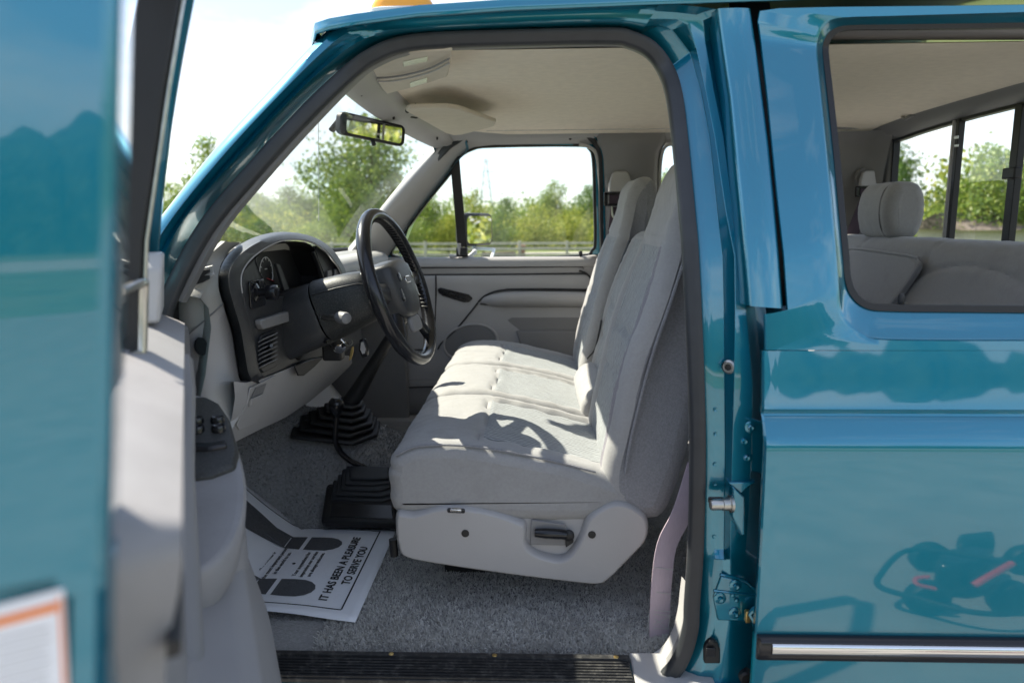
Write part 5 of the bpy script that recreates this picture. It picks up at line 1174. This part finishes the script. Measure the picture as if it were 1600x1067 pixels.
# moulded plastic side shield with lever pocket
TS = [(619.5, 802), (645, 803.5), (675, 795), (699, 791), (729, 793), (768, 800), (804, 812), (822, 823), (823, 850), (834, 863), (855, 871), (876, 874), (891, 865), (906, 841), (918, 811), (939, 794), (963, 785), (987, 790), (1008, 805), (1015, 823), (1011, 847), (990, 871), (954, 907), (936, 916), (900, 914), (780, 899), (660, 881), (630, 872), (621, 859), (616, 829)]
ts = cat([onY(x, y, 1.535) for x, y in TS], 4, True); tc_ = Vector((-.05, 1.535, .89))
n_ = len(ts); N2 = []
for i in range(n_):
    t = (ts[(i+1) % n_]-ts[i-1]).normalized(); q = Vector((t.z, 0, -t.x)); N2.append(q)
ar_ = sum(ts[i].x*ts[(i+1) % n_].z-ts[(i+1) % n_].x*ts[i].z for i in range(n_)); sg_ = 1 if ar_ > 0 else -1
def ringt(ins, y): return [Vector((p.x-q.x*ins*sg_, y, p.z-q.z*ins*sg_)) for p, q in zip(ts, N2)]
from mathutils.geometry import tessellate_polygon
R_ = [ringt(0, 1.60), ringt(0, 1.555), ringt(.0025, 1.545), ringt(.006, 1.538), ringt(.010, 1.535)]
sv = [p for r in R_ for p in r]; sf = [(i*n_+j, i*n_+(j+1) % n_, (i+1)*n_+(j+1) % n_, (i+1)*n_+j) for i in range(4) for j in range(n_)]
sf += [tuple(4*n_+i for i in t) for t in tessellate_polygon([[Vector((p.x, p.z, 0)) for p in R_[4]]])]
shield = add('side_shield', sv, sf, 'grey', bench, angle=50)
for p in shield.data.polygons:
    if len(p.vertices) == 3: p.use_smooth = False
add('lever_pocket', X_P := [onY(x, y, 1.562) for x, y in ((812, 806), (915, 806), (900, 876), (820, 872))], [(0, 1, 2, 3)], 'grey', bench, smooth=False)
prism('pocket_plate', [onY(x, y, 1.556) for x, y in ((830, 811), (884, 818), (886, 851), (828, 850))], (0, -.004, 0), 'grey_dark', bench, bevel=.002)
tube('recline_lever', [onY(836, 832, 1.545), onY(852, 833, 1.542), onY(872, 834, 1.542), onY(884, 835, 1.545)], .0105, 'black_gloss', bench, n=12, rad=[.0095, .0115, .0115, .011])
lathe('lever_pivot', onY(889, 836, 1.55), (0, -1, 0), [(.012, -.004), (.012, .006), (.008, .009), (.002, .009)], 'black', bench, n=16)
prism('lever_root', [onY(x, y, 1.553) for x, y in ((882, 828), (896, 834), (896, 846), (884, 854))], (0, -.006, 0), 'black', bench, bevel=.002)
for x, y in ((727, 833), (925, 835)):
    c = onY(x, y, 1.5345); lathe('screw_recess', c, (0, -1, 0), [(.0088, -.004), (.0088, .0008), (.0070, .0010), (.001, .0010)], 'black', bench, n=20)
cs = onY(713, 796, 1.538); slab('seat_switch', cs, (1, 0, -.03), (0, -.5, .85), .040, .014, .004, .006, 'dark_plastic', bench)
slab('switch_rocker', cs+Vector((0, -.005, .004)), (1, 0, -.03), (0, -.5, .85), .026, .009, .003, .007, 'chrome', bench)
box('seat_track', (-.24, 1.74, .72), (.16, 1.78, .95), 'black', bench, .004); box('seat_track', (-.30, 2.86, .72), (.20, 2.90, .95), 'black', bench, .004)
box('seat_base', (-.30, 1.60, .875), (.20, 2.98, .945), 'black', bench, .01)
tube('seat_front_foot', [onY(614, 842, 1.60), onY(616, 868, 1.60)], .010, 'black', bench, n=8)
# lap belt strap dropping to its floor anchor, and the buckle cord between the seats
sp0 = [Vector((.345, 1.50, 1.10)), onY(1066, 800, 1.47), onY(1042, 850, 1.465), onY(1034, 905, 1.46), onY(1031, 950, 1.46), onY(1030, 985, 1.46), onY(1030, 1003, 1.46)]
hw_ = [.024, .024, .0235, .0235, .0235, .023, .017]
cc = cat(sp0, 4); rows = []
for i, p in enumerate(cc):
    w = hw_[min(len(hw_)-1, i//4)]; t = (cc[min(i+1, len(cc)-1)]-cc[max(0, i-1)]).normalized(); s_ = Vector((t.z, 0, -t.x)); s_ = s_ if s_.x > 0 else -s_; s_ = (s_+Vector((0, .25, 0))).normalized()
    rows.append([p-s_*w, p-s_*w+Vector((0, -.003, 0)), p+Vector((0, -.0045, 0)), p+s_*w+Vector((0, -.003, 0)), p+s_*w])
lb_ = loft('lap_belt', rows, 'belt', truck, cv=True, cap=True, angle=50)
def stitch(pts): tube('belt_stitch', [onY(x, y, 1.4535) for x, y in pts], .0008, 'grass' if False else 'grey_light', lb_, n=5)
for a in (((1016, 952), (1048, 955)), ((1014, 958), (1047, 961)), ((1014, 960), (1012, 980)), ((1047, 962), (1044, 982)), ((1014, 960), (1044, 982)), ((1047, 962), (1012, 980)), ((1012, 980), (1044, 982)), ((1021, 886), (1053, 890)), ((1017, 924), (1051, 928))): stitch(a)
lathe('anchor_bolt', onY(1009, 1004, 1.45), (-.3, -1, 0), [(.009, -.01), (.009, .006), (.006, .008), (.002, .008)], 'brass', lb_, n=8)
tube('buckle_cord', cat([onY(918, 560, 2.50), onY(930, 545, 2.46), onY(936, 520, 2.44), onY(940, 500, 2.44)], 4), .003, 'black', truck, n=6)
# ================================================================== rear bench
rb = empty('rear_bench', (0, 0, 0), truck)
RPROF = [(1.12, 1.05), (1.10, 1.15), (1.13, 1.30), (1.165, 1.42), (1.185, 1.50), (1.205, 1.540), (1.245, 1.556), (1.30, 1.55), (1.335, 1.50), (1.35, 1.2), (1.33, 1.05)]
def rd_(x, z, nx, nz, y):
    fr_ = max(0, -nx)+max(0, nz)*.6; v = 0
    for yy in (1.72, 2.25, 2.72): v -= .008*gauss(y + (z-1.5)*.35, yy, .007)*fr_
    v -= .010*gauss(math.hypot((y-2.0)/.33, (z-1.36)/.13), 1.0, .045)*max(0, -nx)
    v += .010*max(0, -nx)*(1-ss(.8, 1.1, math.hypot((y-2.0)/.33, (z-1.36)/.13)))
    return v
o = cushion('rear_backrest', RPROF, 1.53, 3.03, .045, 'cloth', rb, rd_, ny=90, npf=9)
add_mats(o, ['weave'], lambda c, n: 1 if (n.x < -.3 and math.hypot((c.y-2.0)/.33, (c.z-1.36)/.13) < .97) else 0)
# soft flap at the far end with piped edge
fl = [(1322, 400), (1330, 391), (1420, 403), (1434, 410), (1437, 420), (1425, 455), (1412, 482), (1330, 482)]
P = [onX(x, y, 1.155-.0) for x, y in fl]
P = [Vector((1.165-.30*(1.46-p.z), p.y, p.z)) for p in P]
prism('seat_flap', P, (-.022, 0, .006), 'cloth', rb, bevel=.009, seg=3)
tube('flap_piping', cat([p+Vector((-.020, 0, .006)) for p in P[:7]], 4), .0045, 'cloth', rb, n=8)
for yy in (2.70,):
    HP = [(1.225, 1.558), (1.205, 1.60), (1.200, 1.66), (1.212, 1.715), (1.245, 1.742), (1.29, 1.735), (1.315, 1.69), (1.318, 1.62), (1.30, 1.565), (1.26, 1.548)]
    hr = cushion('head_restraint', [(x-.008 if x < 1.26 else x+.01, z) for x, z in HP], yy-.165, yy+.085, .036, 'cloth', rb, None, ny=14, npf=6)
    tube('restraint_seam', cat([Vector((x-.0105, yy-.115, z)) for x, z in HP[:5]], 4), .0025, 'cloth_dark', rb, n=6)
    for s_ in (-.05, .05): tube('restraint_post', [(1.26, yy+s_, 1.50), (1.26, yy+s_, 1.56)], .006, 'steel', rb, n=8)
cushion('rear_cushion', [(.78, 1.0), (.76, 1.05), (.80, 1.10), (1.0, 1.10), (1.15, 1.07), (1.17, .98), (.8, .96)], 1.53, 3.03, .04, 'cloth', rb)
# ================================================================== trees, shrubs, fence, pylon and what stands behind the camera
def leaf_mesh(name, blobs, n, size, m, seed, droop=.3):
    """leaf-sized faces filling ellipsoid clumps; more of them towards the clumps' skins"""
    rnd = random.Random(seed); v, f = [], []; W = [b[3]*b[4]*b[5] for b in blobs]; tot = sum(W)
    for b, w in zip(blobs, W):
        twigs = []
        for _ in range(max(6, int(n*w/tot/14))):
            while True:
                d = Vector((rnd.uniform(-1, 1), rnd.uniform(-1, 1), rnd.uniform(-1, 1)))
                if .05 < d.length < 1: break
            d *= (rnd.uniform(.55, 1.06)/d.length) if rnd.random() < .75 else 1
            twigs.append(Vector((b[0]+d.x*b[3], b[1]+d.y*b[4], b[2]+d.z*b[5])))
        for tw in twigs:
            for _ in range(14):
                s = size*rnd.uniform(.6, 1.35); p = tw + Vector((rnd.gauss(0, 1), rnd.gauss(0, 1), rnd.gauss(0, .8)))*size*1.5
                a = Vector((rnd.gauss(0, 1), rnd.gauss(0, 1), rnd.gauss(0, .5))).normalized(); c = a.orthogonal().normalized(); c.rotate(Matrix.Rotation(rnd.uniform(0, 6.28), 3, a)); e = a.cross(c)
                i = len(v); v += [p-c*s*.5, p+e*s*.28, p+c*s*.5, p-e*s*.28]; f.append((i, i+1, i+2, i+3))
    me = bpy.data.meshes.new(name); me.from_pydata([tuple(x) for x in v], [], f); me.materials.append(M[m]); return me
def wood_mesh(name, h, r, limbs, seed, spread):
    rnd = random.Random(seed); V_, F_ = [], []
    def seg(path, rad):
        P, fr = frames(path); b0 = len(V_)
        for p, (t, n, b), q in zip(P, fr, rad):
            for k in range(7): a = 2*math.pi*k/7; V_.append(tuple(p+n*math.cos(a)*q+b*math.sin(a)*q))
        for i in range(len(P)-1):
            for k in range(7): F_.append((b0+i*7+k, b0+i*7+(k+1) % 7, b0+(i+1)*7+(k+1) % 7, b0+(i+1)*7+k))
    tr = [Vector((rnd.uniform(-.1, .1)*k, rnd.uniform(-.1, .1)*k, h*.8*k/4)) for k in range(5)]
    seg([Vector((0, 0, -.2))]+tr[1:], [r*1.4, r, r*.8, r*.55, r*.25])
    for _ in range(limbs):
        k = rnd.uniform(.25, .85); p = tr[0].lerp(tr[4], k); a = rnd.uniform(0, 6.28); L = spread*rnd.uniform(.5, .9)
        q = p+Vector((math.cos(a)*L, math.sin(a)*L, L*rnd.uniform(.4, .9))); seg([p, p.lerp(q, .5)+Vector((0, 0, .1)), q], [r*.4, r*.25, r*.08])
    me = bpy.data.meshes.new(name); me.from_pydata(V_, [], F_); me.shade_smooth(); me.materials.append(M['bark']); return me
def blobs_tree(h, w, seed, low=.3, n=13):
    rnd = random.Random(seed); B = []
    for k in range(n):
        t = (k+.5)/n; z = h*(low+(1-low)*t*.93); rr = w*.5*(math.sin(math.pi*min(1, .18+t*.80)))**.8
        for _ in range(2):
            a = rnd.uniform(0, 6.28); d = rr*rnd.uniform(.25, .75); s = max(.25, rr*rnd.uniform(.35, .6)); B.append((math.cos(a)*d, math.sin(a)*d, z, s, s, s*rnd.uniform(.6, .9)))
    return B
PROTO = {}
def proto(kind, seed):
    key = (kind, seed)
    if key in PROTO: return PROTO[key]
    if kind == 'tree':      # unit: 8 m tall, 6 m wide
        c = leaf_mesh('crown', blobs_tree(8, 6, seed, .22, 15), 7500, .24, ('leaf_mid', 'leaf_bright')[seed % 2], seed); w = wood_mesh('trunk', 8, .16, 12, seed, 2.2)
    elif kind == 'slim':
        c = leaf_mesh('crown', blobs_tree(8, 3.6, seed, .25, 13), 3200, .22, ('leaf_bright', 'leaf_mid')[seed % 2], seed); w = wood_mesh('trunk', 8, .11, 12, seed, 1.5)
    else:                   # shrub: 4 m tall, 4.4 m wide, leafy to the ground
        c = leaf_mesh('crown', blobs_tree(4, 4.4, seed, .04, 9), 3800, .19, ('leaf_bright', 'leaf_yellow', 'leaf_mid', 'leaf_yellow')[seed % 4], seed); w = wood_mesh('trunk', 3, .07, 10, seed, 1.2)
    PROTO[key] = (c, w); return PROTO[key]
def plant(kind, seed, px, top, D, wpx, label, name, group, base=None, rz=None):
    p = onY(px, top, D); zb_ = gz(p.x, D) if base is None else base; H = p.z-zb_; Wd = wpx/FPX*D
    c, w = proto(kind, seed); h0, w0 = {'tree': (8, 6), 'slim': (8, 3.6), 'shrub': (4, 4.4)}[kind]
    e = empty(name, (p.x, D, zb_)); tag(e, label, {'tree': 'tree', 'slim': 'tree', 'shrub': 'shrub'}[kind], group)
    rz = random.uniform(0, 6.28) if rz is None else rz
    for nm, me in (('trunk', w), ('crown', c)):
        o = bpy.data.objects.new(nm, me); COL.objects.link(o); o.parent = e; o.scale = (Wd/w0, Wd/w0, H/h0); o.rotation_euler.z = rz
    return e
TG = 'trees beyond the fence'; SG = 'shrubs along the field edge'
plant('slim', 2, 322, 208, 52, 78, 'sparse light green tree top showing above the teal windshield pillar', 'slender_tree', TG)
plant('tree', 5, 268, 282, 60, 90, 'pale green tree in the gap between the open door frame and windshield pillar', 'broad_tree', TG)
plant('tree', 4, 345, 296, 70, 80, 'dull green tree low behind the windshield pillar foot', 'broad_tree', TG)
plant('tree', 6, 402, 298, 78, 80, 'dark green distant tree behind the near edge of the windshield', 'broad_tree', TG)
plant('tree', 8, 452, 288, 76, 90, 'dark green rounded distant tree seen through the windshield left of the antenna', 'broad_tree', TG)
plant('tree', 10, 500, 300, 80, 70, 'dark green distant tree directly behind the radio antenna', 'broad_tree', TG)
plant('tree', 3, 572, 176, 46, 170, 'tallest bright green tree filling the windshield below the inside mirror', 'tall_tree', TG)
plant('tree', 7, 545, 262, 43, 95, 'bright leafy tree in front of the tallest one, above the gauge hood', 'broad_tree', TG)
plant('shrub', 1, 607, 318, 44, 80, 'bright green shrub behind the top of the steering wheel', 'leafy_shrub', SG)
plant('shrub', 4, 505, 330, 50, 90, 'bright green shrub low in the windshield above the wiper', 'leafy_shrub', SG)
plant('shrub', 6, 415, 342, 56, 120, 'green shrub low in the windshield behind the dashboard corner', 'leafy_shrub', SG)
plant('tree', 9, 665, 296, 55, 80, 'bright green tree inside the vent window triangle', 'broad_tree', TG)
plant('shrub', 8, 640, 335, 50, 70, 'light green shrub at the front corner of the vent window', 'leafy_shrub', SG)
plant('shrub', 5, 738, 292, 47, 55, 'yellow green loose shrub rising behind the far door mirror', 'leafy_shrub', SG)
plant('shrub', 7, 700, 330, 48, 60, 'yellow flecked shrub left of the black vent post', 'leafy_shrub', SG)
plant('shrub', 2, 795, 306, 60, 70, 'grey green shrub right of the far door mirror', 'leafy_shrub', SG)
plant('tree', 11, 868, 280, 64, 62, 'taller pointed tree in the middle of the passenger window', 'broad_tree', TG)
plant('shrub', 3, 835, 318, 56, 80, 'yellow green shrub at the centre of the passenger window', 'leafy_shrub', SG)
plant('tree', 12, 920, 288, 62, 70, 'green tree against the rear edge of the passenger window', 'broad_tree', TG)
plant('shrub', 9, 890, 325, 54, 80, 'yellow green shrub in the lower rear part of the passenger window', 'leafy_shrub', SG)
plant('shrub', 10, 770, 340, 54, 70, 'low shrub just above the rails right of the door mirror', 'leafy_shrub', SG)
plant('tree', 13, 1045, 262, 50, 80, 'yellow green tree in the narrow gap between seat and door seal', 'broad_tree', TG)
plant('tree', 14, 1392, 205, 44, 100, 'green tree behind the rear seat head restraint', 'broad_tree', TG)
plant('shrub', 12, 1462, 318, 48, 70, 'dark green shrub low in the first pane of the rear window', 'leafy_shrub', SG)
plant('tree', 15, 1560, 222, 42, 150, 'large bright green tree in the second pane of the rear window', 'tall_tree', TG)
plant('shrub', 11, 1512, 310, 45, 70, 'light green shrub beside the slim bar of the rear window', 'leafy_shrub', SG)
plant('tree', 17, 1660, 215, 45, 150, 'bright green tree at the frame edge behind the rear window latch bar', 'tall_tree', TG)
# low growth that reads as one mass behind them
rnd = random.Random(3)
for nm, lm, n_b, y0, y1, h0, h1, nl, lab in (('undergrowth', 'leaf_bright', 170, 64, 84, 1.6, 2.7, 70000, 'tall green thicket closing the far edge of the field'), ('brush', 'leaf_yellow', 120, 57, 63, .9, 1.7, 46000, 'low yellow green brush in front of the thicket beyond the fence')):
    B = []
    for k in range(n_b):
        x = rnd.uniform(-52, 52); y = rnd.uniform(y0, y1); h = rnd.uniform(h0, h1); B.append((x, y, gz(x, y)+h*.85, rnd.uniform(1.4, 2.6), rnd.uniform(1, 1.6), h))
    me = leaf_mesh(nm, B, nl, .30, lm, 21+n_b); o = bpy.data.objects.new(nm, me); COL.objects.link(o); tag(o, lab, nm, kind='stuff')
# rail fence
fz_ = lambda x: gz(x, 36)
fence = empty('rail_fence', (-12, 36, fz_(0))); tag(fence, 'weathered three rail wooden fence across the field beyond the truck', 'fence')
for k in range(20):
    x = -22+2.35*k; pst = box('post', (x-.07, 35.93, fz_(x)-.2), (x+.07, 36.07, fz_(x)+1.18), 'wood_rail', None, .015); loc(pst, fence)
    if k < 19:
        for h in (.52, .80, 1.06):
            r_ = box('rail', (x+.06, 35.97+.01*(k % 2), fz_(x)+h-.055), (x+2.36, 36.01+.01*(k % 2), fz_(x)+h+.055+rnd.uniform(-.01, .01)), 'wood_rail', None, .01); loc(r_, fence)
# brick-coloured block by the road
bl = empty('bollard_block', (onY(815, 396, 44).x, 44, gz(0, 44))); tag(bl, 'squat reddish brown block beside the pale road beyond the fence', 'block')
cx_ = bl.location.x
o = box('block_body', (cx_-.22, 43.8, gz(0, 44)-.05), (cx_+.22, 44.2, gz(0, 44)+.62), mat('block_brown', (.30, .17, .12), .9, var=.2), None, .04); loc(o, bl)
o = box('block_cap', (cx_-.26, 43.76, gz(0, 44)+.62), (cx_+.26, 44.24, gz(0, 44)+.72), 'block_brown', None, .03); loc(o, bl)
lg = prism('fallen_log', [Vector((onY(x, 398, 43).x, 43, gz(0, 43)-.02+h)) for x, h in ((752, 0), (752, .35), (806, .38), (806, 0))], (0, .35, 0), mat('log_dark', (.13, .10, .08), .9, var=.3), None, bevel=.08, seg=3); tag(lg, 'dark low timber lying beside the brown block beyond the fence', 'timber')
# lattice pylon on the skyline
py = empty('power_pylon', (onY(760, 330, 260).x, 260, gz(0, 260))); tag(py, 'grey lattice power pylon on the skyline in the passenger window', 'pylon')
bx_, zt2 = py.location.x, onY(760, 248, 260).z; z0_ = gz(0, 260)
def leg_w(z): return 2.6*(1-(z-z0_)/(zt2-z0_))**1.1+.35
lv = [z0_+(zt2-z0_)*k/9 for k in range(10)]
for sx, sy in ((-1, -1), (1, -1), (1, 1), (-1, 1)):
    o = tube('leg', [Vector((bx_+sx*leg_w(z), 260+sy*leg_w(z), z)) for z in lv], .16, 'lattice', None, n=5); loc(o, py)
for a, b in zip(lv, lv[1:]):
    for s in (-1, 1):
        o = tube('brace', [Vector((bx_-s*leg_w(a), 259-leg_w(a)*.5, a)), Vector((bx_+s*leg_w(b), 259-leg_w(b)*.5, b))], .09, 'lattice', None, n=4); loc(o, py)
for z, w in ((zt2-1.5, 5.2), (zt2-5, 6.4), (zt2-8.5, 5.4)):
    o = tube('cross_arm', [Vector((bx_-w, 260, z)), Vector((bx_, 260, z+.7)), Vector((bx_+w, 260, z))], .13, 'lattice', None, n=4); loc(o, py)
# low house whose roof shows in the rear window
hs = empty('house', (onX(1590, 345, 1.385).x*28, 42, gz(0, 42))); tag(hs, 'low house with brown pitched roof at the edge of the rear window', 'house')
hx = onY(1600, 345, 40).x
o = box('wall', (hx-2.5, 40, gz(0, 40)), (hx+9, 46, 1.0), 'siding', None, .02); loc(o, hs)
o = prism('roof', [(hx-3, 39.5, .95), (hx-3, 43, 1.9), (hx-3, 46.5, .95)], (13, 0, 0), 'roofing', None); loc(o, hs)
# what the paint mirrors: a tree line across the lot behind the camera, a kerb strip
rows = []
for i in range(520):
    x = -95+190*i/519; h = 7.6+.7*math.sin(i*.10)+.6*math.sin(i*.247+1)+.45*math.sin(i*.61+2)+.2*math.sin(i*1.37)+rnd.uniform(-.12, .12)
    rows.append([(x, -43.5, 0), (x, -44.3+rnd.uniform(-.3, .3), h*.4), (x, -45+rnd.uniform(-.3, .3), h*.75), (x, -46.5, h*.95), (x, -48, h), (x, -50.5, h*.7), (x, -52, 0)])
hb_ = loft('wood_bank', rows, 'wood_mass', None, angle=80); tag(hb_, 'dense dark wood across the lot mirrored in the teal doors', 'wood', kind='stuff')
B = []
for k in range(70):
    y = rnd.uniform(-30, 62); h = rnd.uniform(2.0, 4.2); B.append((rnd.uniform(30, 37), y, h*.9, 2.0, rnd.uniform(2, 3.6), h))
me = leaf_mesh('woodland_edge', B, 22000, .45, 'leaf_yellow', 41); o = bpy.data.objects.new('woodland_edge', me); COL.objects.link(o); tag(o, 'yellow green woodland edge mirrored in the inside and door mirrors', 'woodland', kind='stuff')
kb_ = loft('verge_road', [[(-70, y, .008), (70, y, .008)] for y in (-36, -28)], 'concrete'); tag(kb_, kind='structure')
# low tube-framed cart on the pavement beside the photographer, seen mirrored in the rear door
YM = 1.229
def mg(px, py, z): p = onZ(px, py, z); return Vector((p.x, 2*YM-p.y, z))
c0 = mg(1490, 915, 0)
mch = empty('tube_frame_cart', (c0.x, c0.y, .004)); tag(mch, 'red and black tube framed cart mirrored low in the rear door', 'cart')
def mt(name, pts, r, m, cl=False): o = tube(name, [Vector(p) for p in cat(pts, 5, cl)], r, m, None, n=8, closed=cl); loc(o, mch)
mt('frame_loop', [mg(x, y, z) for x, y, z in ((1374, 922, .16), (1380, 890, .2), (1404, 857, .25), (1432, 848, .26), (1485, 854, .26), (1560, 872, .24), (1640, 890, .2), (1660, 940, .16), (1600, 972, .14), (1550, 976, .14), (1500, 968, .14), (1440, 948, .14))], .013, 'black', True)
mt('red_brace', [mg(1522, 920, .2), mg(1545, 902, .24), mg(1580, 876, .28)], .016, 'red')
mt('red_guard', [mg(1452, 903, .25), mg(1432, 906, .24), mg(1434, 918, .22), mg(1462, 927, .2)], .010, 'red')
q = [mg(x, y, .05) for x, y in ((1456, 930), (1462, 900), (1500, 888), (1545, 895), (1550, 925), (1500, 938))]
o = prism('engine', q, (0, 0, .16), 'black_gloss', None, bevel=.03); loc(o, mch)
q = [mg(x, y, .10) for x, y in ((1490, 872), (1490, 850), (1546, 840), (1550, 866))]
o = prism('seat', q, (0, 0, .12), 'black', None, bevel=.03); loc(o, mch)
for x, y in ((1450, 945), (1580, 945), (1450, 862), (1600, 868)):
    p = mg(x, y, .09); o = lathe('wheel', p, (0, 1, 0), [(.045, -.03), (.08, -.035), (.09, -.02), (.09, .02), (.08, .035), (.045, .03)], 'black', None, n=20); loc(o, mch)
# ------------------------------------------------------------------ keep world placement under the truck's empty
bpy.context.view_layer.update()
inv = Matrix.Translation((0, YC, 0)).inverted()
for o in list(truck.children): o.matrix_parent_inverse = inv
